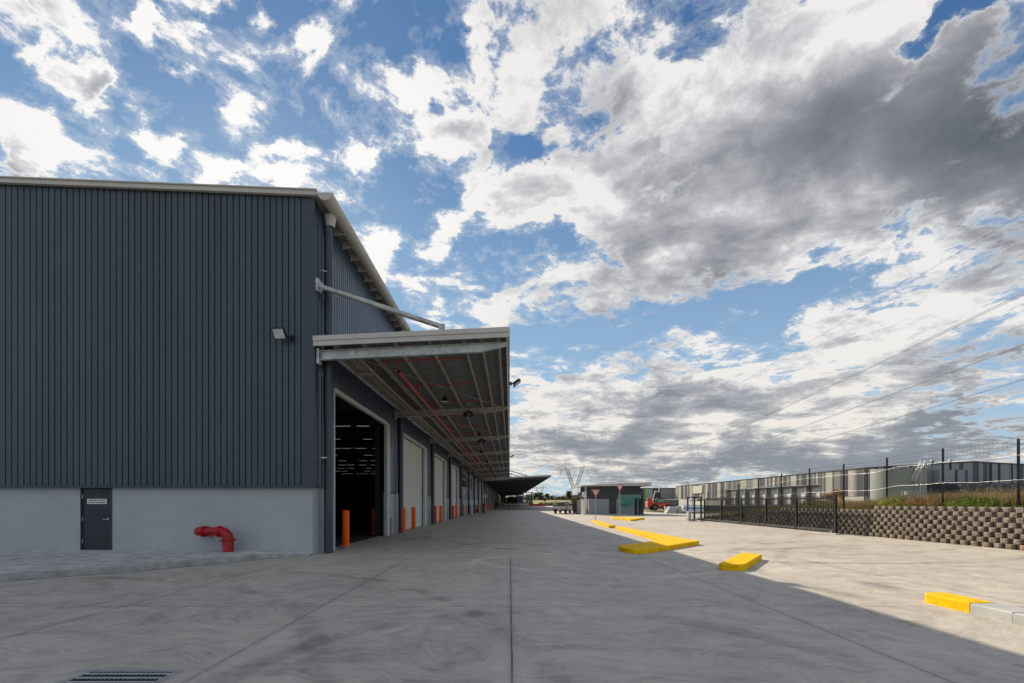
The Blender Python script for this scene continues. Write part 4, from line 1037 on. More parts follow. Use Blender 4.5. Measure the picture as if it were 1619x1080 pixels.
# telehandler
def telehandler():
    loc = (30.2, 92, 0); u = empty('telehandler', loc, 'red telescopic handler with large rear wheel parked on dirt beyond the guard house', 'telehandler')
    TR = mat('telehandler_red', (.62, .05, .025), .4, 0, .12, 2, coat=.2); TW = mat('faded_orange_panel', (.55, .22, .14), .5)
    B_ = lambda mb, n, m: mb.xf(loc, 0).build(n, m, u)
    # local x is forward (to the right of the picture)
    mb = MB(); prof = [(-2.45, .7), (-2.5, 1.75), (-2.2, 1.85), (-1.6, 1.6), (1.3, 1.55), (2.1, 1.35), (2.2, .95), (1.7, .75), (-.6, .6), (-1.2, .8)]
    n = len(prof); mb.add([(x, sy*.85, z) for sy in (-1, 1) for x, z in prof], [tuple(range(n)), tuple(range(n, 2*n))[::-1]]+[(i, (i+1) % n, n+(i+1) % n, n+i) for i in range(n)]); B_(mb, 'body', TR)
    mb = MB(); mb.prism([(-2.6, -.8), (-2.15, -.8), (-2.15, .8), (-2.6, .8)], .55, 1.8, .06); B_(mb, 'counterweight', TW)
    mb = MB(); P = [(-.9, 1.55), (-.75, 2.35), (-.45, 2.5), (.55, 2.48), (.75, 2.3), (1.05, 1.55)]; n = len(P)
    mb.add([(x, sy, z) for sy in (-.86, .05) for x, z in P], [tuple(range(n)), tuple(range(n, 2*n))[::-1]]+[(i, (i+1) % n, n+(i+1) % n, n+i) for i in range(n)]); B_(mb, 'cab_frame', BLACK)
    mb = MB(); mb.add([(-.72, -.875, 1.62), (.9, -.875, 1.62), (.62, -.875, 2.3), (-.6, -.875, 2.3)], [(0, 1, 2, 3)]); B_(mb, 'cab_window', mat('pale_cab_glass', (.22, .33, .30), .15))
    mb = MB(); mb.bar((-2.2, .45, 2.15), (2.3, .45, 1.25), .34, .36); mb.prism([(-2.35, .2), (-1.3, .2), (-1.3, .7), (-2.35, .7)], 1.95, 2.4, .1); B_(mb, 'boom', TR)
    mb = MB(); mb.bar((2.2, .45, 1.3), (3.1, .45, .7), .22); mb.box(2.95, 3.1, -.5, .9, .35, 1.3); mb.box(3.1, 3.9, -.4, -.3, .4, .46); mb.box(3.1, 3.9, .6, .7, .4, .46); B_(mb, 'fork_carriage', BLACK)
    mb = MB(); mb.box(-.5, .4, -.862, -.852, 1.0, 1.12); mb.box(.7, 1.4, -.862, -.852, 1.0, 1.12); B_(mb, 'warning_stripe', mat('warning_yellow', (.7, .4, .02), .5))
    mb = MB(); mb.box(-.5, 1.2, -.8, .8, .45, .75); B_(mb, 'undercarriage', BLACKM)
    mb = MB(); mb.bar((-1.5, -.7, 1.7), (-1.5, -.7, 2.45), .12); B_(mb, 'exhaust', WHITE)
    for x, r_ in ((-1.15, .66), (1.55, .6)):
        for sy in (-1, 1):
            t, q = MB(), MB(); wheel(t, q, (x, sy*.95, r_), (0, 1, 0), r_, .45); w_ = B_(t, 'wheel', BLACKM); ORG[w_.name] = loc; q.xf(loc, 0).build('rim', mat('grey_rim', (.2, .19, .18), .6), w_)
telehandler()
# precast pieces and a stack by the road
c = empty('concrete_blocks', (22.7, 66.5, 0), 'leaning grey precast concrete slabs beside the cross road', 'concrete slabs')
mb = MB(); mb.hexa([(22.8, 66.4, 0), (24.45, 66.4, 0), (24.45, 67.4, 0), (22.8, 67.4, 0), (23.4, 66.5, .98), (24.4, 66.5, .98), (24.4, 67.3, .98), (23.4, 67.3, .98)]); mb.build('slab', KERB, c)
mb = MB(); mb.hexa([(24.6, 66.5, 0), (25.3, 66.5, 0), (25.3, 67.3, 0), (24.6, 67.3, 0), (24.55, 66.6, 1.05), (25.1, 66.6, 1.05), (25.1, 67.2, 1.05), (24.55, 67.2, 1.05)]); mb.build('slab', KERB, c)
mb = MB(); mb.hexa([(23.2, 67.8, 0), (25.6, 67.8, 0), (25.6, 68.3, 0), (23.2, 68.3, 0), (23.2, 68.1, 1.0), (25.6, 68.1, 1.0), (25.6, 68.5, 1.0), (23.2, 68.5, 1.0)]); mb.build('slab', KERB, c)
c = empty('site_hoarding', (26.6, 66.6, 0), 'low white box with a blue band beside the road behind the gate motor', 'box')
MB().prism([(25.4, 66.6), (28.6, 66.6), (28.6, 67.6), (25.4, 67.6)], .22, 1.15, .03).build('body', WHITE, c)
MB().box(25.38, 28.62, 66.585, 66.6, .66, .86).build('blue_band', mat('blue_band', (.10, .22, .46), .5), c)
for x in (25.6, 28.2): MB().box(x, x+.2, 66.65, 67.5, 0, .22).build('skid', KERB, c)

# ------------------------------------------------------------------ guard house
def guardhouse():
    g0 = empty('guard_house', (13.8, 60, 0), 'dark clad guard house with grey lower panels and a thin skillion roof', 'guard house')
    x0, x1, y0, y1 = 10.4, 17.2, 60., 67.
    rz_ = lambda x: 3.78 + (x-9.2)*.044
    mb = MB(); mb.prism([(9.6, 59.1), (18.0, 59.1), (18.0, 68), (9.6, 68)], 0, .09, .02); mb.build('plinth', KERB, g0)
    mb = MB()
    for a, b in ((x0, 13.08), (14.06, x1)):
        if a > 14: mb.box(a, b, y0, y0+.15, .09, .95); mb.box(a, 14.28, y0, y0+.15, .95, 2.06); 
        else: mb.box(a, b, y0, y0+.15, .09, 2.06)
    mb.box(x0, x0+.15, y0+.15, y1, .09, 2.06); mb.box(x1-.15, x1, y0+.15, y1, .09, 2.7); mb.box(x0+.15, x1-.15, y1-.15, y1, .09, 2.7); mb.build('lower_wall', GREYW, g0)
    mb = MB(); P = []
    def rib(mb, xa, xb, yy, z0, zf):
        x = xa; P = []
        while x < xb:
            for u, d in ((0, 0), (.12, 0), (.13, .03), (.16, .03)): P.append((min(x+u, xb), yy-.03+d))
            x += .175
        for (a, ya), (b, yb) in zip(P, P[1:]): mb.add([(a, ya, z0), (b, yb, z0), (b, yb, zf(b)), (a, ya, zf(a))], [(0, 1, 2, 3)])
    rib(mb, x0-.02, 14.24, y0, 2.07, lambda x: rz_(x)-.05); rib(mb, 14.24, x1+.02, y0, 2.66, lambda x: rz_(x)-.05)
    mb.box(14.24, x1+.02, y0-.02, y0+.15, 2.60, 2.66)
    mb.box(x0-.03, x0-.005, y0, y1, 2.07, rz_(x0)-.05); mb.box(x1+.02, x1+.03, y0, y1, 2.07, rz_(x1)-.05); mb.box(x0, x1, y1-.02, y1, 2.07, rz_(x0)-.1)
    mb.build('upper_cladding', SLATE_D, g0)
    mb = MB(); xa, xb, ya, yb = 9.25, 18.3, 58.9, 68
    mb.hexa([(xa, ya, rz_(xa)-.02), (xb, ya, rz_(xb)-.02), (xb, yb, rz_(xb)-.02), (xa, yb, rz_(xa)-.02), (xa, ya, rz_(xa)+.05), (xb, ya, rz_(xb)+.05), (xb, yb, rz_(xb)+.05), (xa, yb, rz_(xa)+.05)])
    rf = mb.build('roof', CREAM_D, g0); ORG[rf.name] = ORG[g0.name]
    mb = MB(); mb.hexa([(xa, ya-.03, rz_(xa)-.08), (xb, ya-.03, rz_(xb)-.42), (xb, ya, rz_(xb)-.42), (xa, ya, rz_(xa)-.08), (xa, ya-.03, rz_(xa)+.06), (xb, ya-.03, rz_(xb)+.06), (xb, ya, rz_(xb)+.06), (xa, ya, rz_(xa)+.06)])
    mb.box(xb, xb+.02, ya-.03, yb, rz_(xb)-.42, rz_(xb)+.06); mb.box(xa-.02, xa, ya-.03, yb, rz_(xa)-.15, rz_(xa)+.06)
    mb.build('fascia', CREAM, rf)
    dr_ = MB().box(13.10, 14.04, y0+.05, y0+.1, .09, 2.06).build('door', mat('charcoal_door', (.06, .055, .065), .5), g0); ORG[dr_.name] = ORG[g0.name]
    MB().cyl((13.2, y0+.05, 1.05), (13.2, y0-.02, 1.05), .035, 10).build('handle', STEEL, dr_)
    wn = MB().box(14.32, 17.12, y0+.05, y0+.08, .99, 2.56).build('window', GGLASS, g0); ORG[wn.name] = ORG[g0.name]
    mb = MB(); mb.box(14.24, 14.32, y0-.06, y0+.12, .95, 2.60); mb.box(17.12, 17.2, y0-.06, y0+.12, .95, 2.60); mb.box(14.32, 17.12, y0-.06, y0+.12, 2.56, 2.6); mb.box(14.32, 17.12, y0-.06, y0+.12, .93, .99); mb.build('frame', mat('silver_frame', (.45, .50, .48), .4, .4), wn)
    mb = MB(); mb.box(15.1, 15.5, y0+.03, y0+.045, 1.9, 2.4); mb.box(16.0, 16.5, y0+.03, y0+.045, .99, 2.2); mb.build('window_blind', mat('teal_blind', (.10, .30, .32), .5), wn)
    MB().box(12.1, 12.32, y0-.06, y0-.03, 3.0, 3.3).build('vent', BLACK, g0)
    mb = MB(); mb.box(9.85, 10.05, y0-.35, y0-.15, .09, rz_(9.9)-.04); mb.build('roof_post', CREAM, g0)
    mb = MB(); mb.cyl((10.25, y0-.08, .09), (10.25, y0-.08, 3.5), .05, 12); mb.build('downpipe', SLATE_P, g0)
    mb = MB(); mb.box(9.3, 9.85, 63, 63.3, .09, 1.95); mb.box(9.3, 9.4, 64.8, 65, .09, 1.95); mb.build('side_screen', CREAM, g0)
guardhouse()
s = empty('direction_sign', (9.55, 58.6, 0), 'small square white sign with black slanting arrow at the left end of the guard house', 'sign')
MB().cyl((9.55, 58.6, 0), (9.55, 58.6, 2.95), .03, 10).build('post', GALV, s)
MB().box(9.27, 9.83, 58.55, 58.56, 2.3, 2.95).build('sign_panel', SIGNW, s)
mb = MB(); mb.bar((9.36, 58.546, 2.45), (9.68, 58.546, 2.75), .004, .05, up=(0, 1, 0)); mb.add([(9.75, 58.545, 2.83), (9.58, 58.545, 2.76), (9.70, 58.545, 2.64)], [(0, 1, 2)]); mb.build('arrow', LETTER, s)
def black_gate(x, y0, y1, label, h=2.05):
    q = empty('gate_leaf', (x, y0, 0), label, 'gate')
    for y in (y0, y1): MB().box(x-.06, x+.06, y-.06, y+.06, 0, h+.15).build('post', BLACK, q)
    mb = MB(); mb.box(x-.025, x+.025, y0, y1, h-.1, h-.04); mb.box(x-.025, x+.025, y0, y1, .12, .18)
    mb.build('rail', BLACK, q); mb = MB(); y = y0+.1
    while y < y1: mb.box(x-.012, x+.012, y-.012, y+.012, .08, h+.02); y += .11
    mb.build('pickets', BLACK, q)
black_gate(16.75, 57.2, 59.0, 'black picket gate leaf standing end-on in front of the guard house window')
black_gate(15.95, 57.1, 57.9, 'short black gate post pair just left of the picket gate leaf by the window')
black_gate(9.1, 62, 65, 'black picket gate seen end-on at the left end of the guard house')

# ------------------------------------------------------------------ sliding gate
GX = 16.4
q = empty('sliding_gate', (GX, 31, 0), 'long black picket sliding gate in front of the block wall', 'gate')
gy = [22.95+3.08*i for i in range(6)]
for y in gy: MB().box(GX-.05, GX+.05, y-.05-(.04 if y == gy[0] else 0), y+.05, .1, 1.86 if y > gy[0] else 2.0).build('gate_stile', BLACK, q)
MB().box(GX-.04, GX+.04, gy[0], gy[-1]+1.4, 1.78, 1.86).build('top_rail', BLACK, q)
MB().box(GX-.05, GX+.05, gy[0], gy[-1]+1.4, .13, .24).build('bottom_rail', mat('worn_black_rail', (.06, .058, .055), .5, 0, .3, 5), q)
for i in range(5):
    mb = MB(); y = gy[i]+.14
    while y < gy[i+1]-.06:
        mb.box(GX-.0125, GX+.0125, y-.0115, y+.0115, .24, 1.95); mb.add([(GX-.012, y-.012, 1.95), (GX+.012, y-.012, 1.95), (GX+.012, y+.012, 1.95), (GX-.012, y+.012, 1.95), (GX, y, 1.99)], [(0, 1, 4), (1, 2, 4), (2, 3, 4), (3, 0, 4)]); y += .118
    mb.build('picket_panel', BLACK, q)
for y in (gy[0]+.3, gy[2], gy[4]): MB().cyl((GX-.02, y, .08), (GX+.02, y, .08), .07, 14).build('wheel', STEEL, q)
kind(MB().box(GX-.25, GX+.2, 22.6, 41.5, -.01, .05).build('gate_track', KERB), 'structure')
q = empty('gate_guide_frame', (15.9, 40.2, 0), 'black steel guide portal at the far end of the sliding gate', 'gate frame')
for x, y, h in ((15.75, 40.3, 2.1), (16.05, 39.6, 2.1), (16.72, 39.8, 2.1)): MB().box(x-.06, x+.06, y-.06, y+.06, 0, h).build('post', BLACK, q)
mb = MB(); mb.box(15.7, 16.75, 39.66, 39.74, 2.02, 2.1); mb.box(15.7, 16.75, 39.66, 39.74, 1.72, 1.78); mb.box(15.7, 15.8, 39.5, 40.3, 2.02, 2.08); mb.build('cross_rail', BLACK, q)
MB().box(15.70, 15.76, 40.1, 40.16, .75, 2.05).build('blue_strip', mat('blue_strip', (.02, .10, .45), .5), q)
MB().box(16.76, 16.80, 39.74, 39.84, 1.75, 2.1).build('yellow_marker', YEL, q)
q = empty('gate_motor', (15.6, 39.4, 0), 'pale grey gate motor box on the concrete beside the gate frame', 'gate motor')
MB().prism([(15.38, 39.2), (15.62, 39.2), (15.62, 39.6), (15.38, 39.6)], .18, .78, .02).build('housing', mat('pale_grey_enamel', (.5, .5, .49), .5), q)
MB().box(15.36, 15.95, 39.16, 39.64, .78, .81).build('cover', WHITE, q); MB().box(15.4, 15.9, 39.25, 39.5, 0, .18).build('base', KERB, q)

# ------------------------------------------------------------------ block retaining wall
def wall_rows(y): return 8 if y < 21.3 else (7 if y < 28.6 else (6 if y < 31 else (5 if y < 33 else (3 if y < 35 else 2))))
rw = random.Random(5); mb = MB(); fm = []
HB = .18
y = 11.0
def rough(mb, xa, y0, y1, z0, z1, depth, amp, mi):
    n = 4; b = len(mb.v); base = len(mb.f)
    for j in range(n+1):
        for i in range(n+1):
            e = (i in (0, n)) or (j in (0, n)); yy = y0+(y1-y0)*i/n; zz = z0+(z1-z0)*j/n
            mb.v.append((xa+(rw.uniform(.012, .028) if e else rw.uniform(-amp, amp)), yy+rw.uniform(-.005, .005), zz+rw.uniform(-.004, .004)))
    for j in range(n):
        for i in range(n): k = b+j*(n+1)+i; mb.f.append((k, k+n+1, k+n+2, k+1)); mb.smooth.append(False)
    # returns
    c_ = [b, b+n, b+n*(n+1)+n, b+n*(n+1)]; bb = len(mb.v)
    for k in c_: p = mb.v[k]; mb.v.append((xa+depth, p[1], p[2]))
    rim = [[b+i for i in range(n+1)], [b+j*(n+1)+n for j in range(n+1)], [b+n*(n+1)+i for i in range(n, -1, -1)], [b+j*(n+1) for j in range(n, -1, -1)]]
    for s_, r_ in enumerate(rim): mb.f.append(tuple(r_+[bb+(s_+1) % 4, bb+s_])); mb.smooth.append(False)
    fm.extend([mi]*(len(mb.f)-base))
for r in range(8):
    yy = 11.0 + (.2 if r % 2 else 0)
    while yy < 37:
        if r < wall_rows(yy):
            xw = 17.02+r*.018; j1 = rw.uniform(-.015, .015)
            mi = 1 if (r == 0 and rw.random() < .35) or (r == 1 and rw.random() < .12) else 0
            rough(mb, xw+rw.uniform(-.012, .012), yy+.008+j1, yy+.222+j1, r*HB+.004, (r+1)*HB-.004, .14, .014, mi)
            rough(mb, xw+.135, yy+.218+j1, yy+.412+j1, r*HB+.004, (r+1)*HB-.004, .14, .010, mi)
        yy += .40
y = 11.0
while y < 37:
    b0 = len(mb.f); mb.box(17.24, 17.6, y, y+1.02, -.05, wall_rows(y+.5)*HB-.02); fm += [0]*(len(mb.f)-b0); y += 1.0
o = mb.build('block_wall', None, mats=[BLK, SOILST], fm=fm); tag(o, 'low retaining wall of chequered split-face grey blocks along the right', 'retaining wall')

# ------------------------------------------------------------------ chain wire fence
FX = 17.95
F = empty('chain_fence', (FX, 25, 1.3), 'tall black chain wire fence with barbed strands above the block wall', 'fence')
py = [13.27+2.8*i for i in range(-1, 11)]
for k, y in enumerate(py):
    z0 = bank_z(FX, y); MB().cyl((FX, y, z0-.2), (FX, y, z0+2.44), .042, 12).build('fence_post', BLACK, F)
mb = MB(); ya, yb = py[0], py[-1]
def topz(y): return bank_z(FX, y)+1.85
step = .075; k = 0; y = ya-1.8
while y < yb:
    for s_ in (1, -1):
        a0 = y if s_ > 0 else y+1.75; a1 = y+1.75 if s_ > 0 else y
        if min(a0, a1) >= ya and max(a0, a1) <= yb:
            mb.cyl((FX-.045, a0, bank_z(FX, a0)+.08), (FX-.045, a1, topz(a1)), .0021, 3, cap=False)
    y += step
mb.build('wire_mesh', CHAIN, F)
for nm, hz_, r_, m_ in (('tension_wire', 1.86, .0034, WIRE), ('tension_wire', 1.0, .0034, WIRE), ('barbed_wire', 2.06, .004, CHAIN), ('barbed_wire', 2.22, .004, CHAIN), ('barbed_wire', 2.38, .004, CHAIN)):
    pts = []
    rr = random.Random(int(hz_*100))
    for a, b in zip(py, py[1:]):
        for t in (0, .25, .5, .75): yq = a+(b-a)*t; pts.append((FX-.05, yq, bank_z(FX, yq)+hz_-(.03 if 0 < t else 0)*math.sin(math.pi*t)+rr.uniform(-.008, .008)))
    mb = MB(); mb.tube(pts, r_, 5)
    if nm == 'barbed_wire':
        yq = ya
        while yq < yb: zz = bank_z(FX, yq)+hz_; mb.bar((FX-.05, yq-.015, zz-.025), (FX-.05, yq+.015, zz+.025), .005); mb.bar((FX-.075, yq, zz-.01), (FX-.025, yq, zz+.01), .005); yq += .16
    mb.build(nm, m_, F)

# ------------------------------------------------------------------ far buildings
PAL = [(0, (.20, .20, .185)), (.15, (.05, .055, .07)), (.32, (.36, .345, .31)), (.5, (.02, .025, .04)), (.66, (.17, .18, .18)), (.78, (.42, .40, .36)), (.9, (.08, .09, .11))]
SY = m_stripes('striped_cladding_side', 'Y', 1.15, PAL); SX_ = m_stripes('striped_cladding_end', 'X', 1.1, [(0, (.34, .36, .37)), (.3, (.02, .022, .03)), (.5, (.22, .24, .25)), (.68, (.09, .10, .12)), (.82, (.34, .36, .37))], 3.3)
PALEW = mat('pale_precast_wall', (.52, .51, .49), .8, 0, .08, .3)
Fw = empty('striped_warehouse', (107, 137, 0), 'long distant warehouse clad in random grey and black vertical stripes', 'warehouse')
XW, y0, y1 = 107., 137., 293.
mb = MB(); ra, rb = 157., 226.
mb.box(XW-.1, XW+.2, y0-.2, ra, 3.5, 11.9); mb.box(XW-.1, XW+.2, ra, rb, 7.9, 11.9); mb.box(XW-.1, XW+.2, rb, y1, 3.5, 11.9); mb.build('side_cladding', SY, Fw)
mb = MB(); mb.box(XW, XW+.5, y0, ra, 0, 3.5); mb.box(XW, XW+.5, rb, y1, 0, 3.5); mb.build('precast_base', PALEW, Fw)
mb = MB(); mb.box(XW+2.4, XW+2.7, ra, rb, 0, 7.9); mb.box(XW+.2, XW+2.7, ra-.2, ra, 0, 7.9); mb.box(XW+.2, XW+2.7, rb, rb+.2, 0, 7.9); mb.build('dock_wall', mat('dock_wall', (.45, .44, .42), .7), Fw)
for i in range(9):
    yy = ra+i*(rb-ra)/8
    MB().box(XW+.6, XW+2.35, yy-.3, yy+.3, 0, 7.85).build('pier', mat('dock_pier', (.26, .27, .29), .7), Fw)
    if i < 8: MB().box(XW+2.25, XW+2.38, yy+1.2, yy+7.4, .8, 6.9).build('dock_door', WHITE, Fw)
mb = MB(); mb.add([(XW-.2, y0, 3.5), (140, y0, 3.5), (175, y0, 3.5), (175, y0, 12), (138.8, y0, 13.8), (XW-.2, y0, 11.95)], [(0, 1, 2, 3, 4, 5)]); mb.add([(XW-.2, y0+.3, 0), (175, y0+.3, 0), (175, y0+.3, 12), (138.8, y0+.3, 13.7), (XW-.2, y0+.3, 11.9)], [(0, 1, 2, 3, 4)]); mb.build('end_cladding', SX_, Fw)
mb = MB(); mb.hexa([(XW-.3, y0-.3, 11.9), (138.8, y0-.3, 13.75), (138.8, y1, 13.75), (XW-.3, y1, 11.9), (XW-.3, y0-.3, 12.15), (138.8, y0-.3, 14), (138.8, y1, 14), (XW-.3, y1, 12.15)])
mb.hexa([(138.8, y0-.3, 13.75), (176, y0-.3, 11.9), (176, y1, 11.9), (138.8, y1, 13.75), (138.8, y0-.3, 14), (176, y0-.3, 12.15), (176, y1, 12.15), (138.8, y1, 14)]); mb.build('roof', SLATE_D, Fw)
mb = MB(); mb.hexa([(125, 126, 4.4), (185, 126, 4.4), (185, 136.9, 5.2), (125, 136.9, 5.2), (125, 126, 6.6), (185, 126, 6.6), (185, 136.9, 7.4), (125, 136.9, 7.4)]); mb.build('awning', mat('navy_awning', (.04, .05, .075), .5), Fw)
mb = MB(); mb.box(126, 184, 127, 136.9, 1.1, 4.4); mb.build('annex_wall', mat('annex_grey', (.30, .31, .32), .7), Fw)
bx = MB().box(127.5, 136, 135.2, 136.8, 7.4, 11.3).build('projecting_bay', SX_, Fw)
mb = MB(); mb.box(152, 185, 125.2, 126, 6.7, 9.3); mb.build('plant_screen', mat('plant_screen', (.28, .29, .29), .6), Fw)
for x in (126, 131.5): MB().lathe([(.35, 13.4), (.35, 14.1), (.6, 14.3), (.5, 14.7), (0, 14.8)], (x+4, 140, 0), 12).build('roof_vent', GALV, Fw)
# lighter panel box on the side
MB().box(XW-.6, XW-.1, 252, 265, 6.8, 11).build('sign_panel', mat('pale_panel', (.55, .5, .45), .6), Fw)
mb = MB(); mb.box(60, 103, 149.8, 150, 0, 3.0)
q = empty('parapet_wall', (75, 190, 0), 'long pale low wall in front of the striped warehouse', 'wall')
for i in range(16): MB().box(70+0*i, 70.3, 130+7.5*i, 137.4+7.5*i, -.1, 2.9).build('wall_panel', PALEW, q) if i > 5 else None
MB().box(69.9, 70.4, 172, 251, 2.9, 3.0).build('coping', CREAM, q)
q = empty('retaining_kerb', (60, 100, 0), 'thin pale ledge of the raised loading yard behind the gate', 'ledge')
MB().box(32, 103, 84.8, 85.2, -.1, .95).build('ledge_wall', mat('brown_retaining', (.16, .13, .10), .9), q); MB().box(31.9, 103, 84.7, 85.3, .95, 1.12).build('coping', CREAM, q)
# water tank
q = empty('water_tank', (95.4, 112, 0), 'large pale green cylindrical water tank with white access stair', 'water tank')
TK = mat('pale_green_tank', (.30, .325, .29), .55, 0, .05, .5)
mb = MB(); mb.cyl((95.4, 112, .8), (95.4, 112, 9.6), 5.3, 64); mb.build('shell', TK, q)
MB().lathe([(5.36, 9.6), (5.36, 9.75), (0, 10.1)], (95.4, 112, 0), 64).build('roof', TK, q); MB().lathe([(5.31, 5.0), (5.36, 5.03), (5.36, 5.12), (5.31, 5.15)], (95.4, 112, 0), 64).build('joint_band', TK, q)
mb = MB()
for i in range(5): t = R(250+i*7); mb.bar((95.4+5.33*math.cos(R(262)), 112+5.33*math.sin(R(262)), 1), (95.4+5.33*math.cos(R(262)), 112+5.33*math.sin(R(262)), 9.6), .05)
mb.build('seam', CREAM_D, q)
mb = MB(); a = Vector((93.9, 105.9, 6.7)); b = Vector((96.2, 106.1, 10.9))
for o_ in (-.45, .45):
    for h in (0, .55): mb.bar(a+Vector((o_, 0, h)), b+Vector((o_, 0, h)), .07)
for i in range(14): p = a.lerp(b, i/13); mb.bar(p+Vector((-.45, 0, 0)), p+Vector((.45, 0, 0)), .05); mb.bar(p+Vector((-.45, 0, 0)), p+Vector((-.45, 0, .55)), .03); mb.bar(p+Vector((.45, 0, 0)), p+Vector((.45, 0, .55)), .03)
mb.bar((95.6, 106.2, 2.5), (96.1, 106.2, 10.2), .08); mb.build('stair', WHITE, q)
mb = MB()
for z in (10.4, 10.9): mb.bar((96.2, 106.5, z), (100.0, 108.3, z), .06)
for i in range(5): mb.bar((96.2+.95*i, 106.5+.45*i, 9.7), (96.2+.95*i, 106.5+.45*i, 10.9), .05)
mb.box(96, 97.5, 106.2, 107.4, 9.7, 9.8); mb.build('top_railing', WHITE, q)
mb = MB()
for z in (3.3, 4.2): mb.bar((91.6, 106.4, z), (95.2, 106.2, z), .06)
for i in range(5): mb.bar((91.6+.9*i, 106.35, 3.2), (91.6+.9*i, 106.35, 4.2), .05)
mb.box(92.2, 92.9, 106.2, 106.4, 3.3, 4.2); mb.build('lower_railing', WHITE, q)
mb = MB()
for dx_ in (.35, .9): mb.cyl((100.9+dx_, 112, 1), (100.9+dx_, 112, 9), .12, 8)
mb.build('pipe', GALV, q)
# flat-fronted building with green stripe
q = empty('panel_building', (100, 300, 0), 'distant flat grey building with dark panels and a bright green stripe', 'building')
yb = 300.; px2x = lambda p: (p-806)*yb/720
zt = 1.6+22*yb/720; zb = 1.6+3.8*yb/720
for a, b, m_, nm in ((1000, 1018, SLATE_D, 'dark_panel'), (1018, 1021.3, mat('green_panel', (.16, .42, .05), .5), 'green_panel'), (1021.3, 1032, mat('light_panel', (.42, .43, .46), .6), 'light_panel'), (1032, 1044.7, SLATE_D, 'dark_panel'), (1044.7, 1067, mat('mid_grey_panel', (.30, .31, .33), .6), 'grey_panel'), (1067, 1069.3, WHITE, 'white_panel')):
    MB().box(px2x(a), px2x(b)-.02, yb, yb+8, zb, zt).build(nm, m_, q)
MB().box(px2x(1000), px2x(1069), yb+.3, yb+8, -.1, zb).build('base_wall', mat('base_grey', (.16, .17, .18), .8), q)
MB().box(px2x(1000), px2x(1069.5), yb-.3, yb+8, zt, zt+.4).build('parapet', SLATE_P, q)
q = empty('boundary_wall', (36, 118, 0), 'plain dark grey concrete wall behind the red telehandler', 'wall')
for i in range(6): MB().box(33.5+1.72*i, 35.2+1.72*i, 118, 118.2, 0, 2.3).build('wall_panel', mat('grey_wall', (.17, .18, .20), .8, 0, .1, .5), q)
q = empty('site_light_mast', (33, 98, 0), 'cranked white pole with small platforms rising behind the telehandler', 'mast')
mb = MB(); mb.bar((30.8, 98, 0), (30.9, 98, 2.6), .12); mb.bar((30.9, 98, 2.6), (31.3, 98, 4.1), .13); mb.bar((31.3, 98, 4.1), (31.7, 98, 4.0), .12); mb.bar((32.0, 98, 3.95), (32.35, 98, 5.0), .12); mb.build('mast_arm', WHITE, q)
MB().box(31.35, 32.4, 97.6, 98.4, 3.85, 3.93).build('platform', WHITE, q)
mb = MB(); mb.box(32.25, 32.5, 97.8, 98.2, 5.0, 5.15); mb.build('mast_head', GREYW, q)
# rusty timber stack / boom by the fence
q = empty('timber_pile', (72, 100, 1), 'untidy pile of brown timber planks beyond the fence above the gate', 'timber pile')
rr = random.Random(2); BR = mat('brown_timber', (.34, .17, .06), .8, 0, .35, 2, c2=(.12, .06, .03))
for i in range(14):
    a = Vector((69+rr.uniform(0, 1.2), 100+rr.uniform(-1, 1), 3.0+rr.uniform(-.3, .4))); b = Vector((73.2+rr.uniform(-1, .6), 100+rr.uniform(-1, 1), 4.3+rr.uniform(-.4, .5)))
    MB().bar(a, b, rr.uniform(.12, .3), rr.uniform(.08, .2)).build('plank', BR, q)
for x in (70.5, 72.6): MB().box(x-.2, x+.2, 99, 101, .6, 3.4 if x < 71 else 3.9).build('bearer', BR, q)
# small structures at the far end of the long canopy
q = empty('far_gatehouse', (7, 216, 0), 'small dark gatehouse with a pale framed glazed portal at the far end of the yard', 'gatehouse')
MB().box(3.7, 6.3, 222, 228, 1.6, 4.9).build('wall', mat('slate_box', (.12, .14, .18), .6), q); MB().box(3.7, 6.3, 222, 228, 0, 1.6).build('base_wall', GREYW, q)
mb = MB(); mb.hexa([(3.3, 221, 4.9), (6.9, 221, 5.6), (6.9, 229, 5.6), (3.3, 229, 4.9), (3.3, 221, 5.1), (6.9, 221, 5.8), (6.9, 229, 5.8), (3.3, 229, 5.1)]); mb.build('roof', CREAM_D, q)
mb = MB(); mb.box(6.5, 6.8, 221.5, 227, 0, 6.3); mb.box(11.2, 11.5, 221.5, 222, 0, 6.3); mb.box(6.5, 11.5, 221.5, 227, 6.3, 6.6); mb.build('portal_frame', CREAM, q)
for x in (7.9, 9.3): MB().box(x, x+1.1, 224.9, 225, 0, 5.6).build('glass_panel', GLASS, q)
MB().box(10.5, 11.2, 224.8, 225.1, 0, 6.3).build('dark_pier', BLACK, q)
q = empty('end_awning', (-2, 330, 0), 'thin pale awning across the far end of the yard below the canopy', 'awning')
MB().box(-6, 4.0, 300, 306, 6.3, 6.7).build('roof', mat('pale_awning', (.62, .66, .68), .5), q)
for x in (-5.6, -3.9): MB().box(x, x+.25, 301, 301.3, 0, 6.3).build('post', SLATE_P, q)
MB().box(-5.8, -2.8, 306, 312, 0, 6.2).build('rear_wall', mat('far_shop_wall', (.10, .11, .125), .7), q)
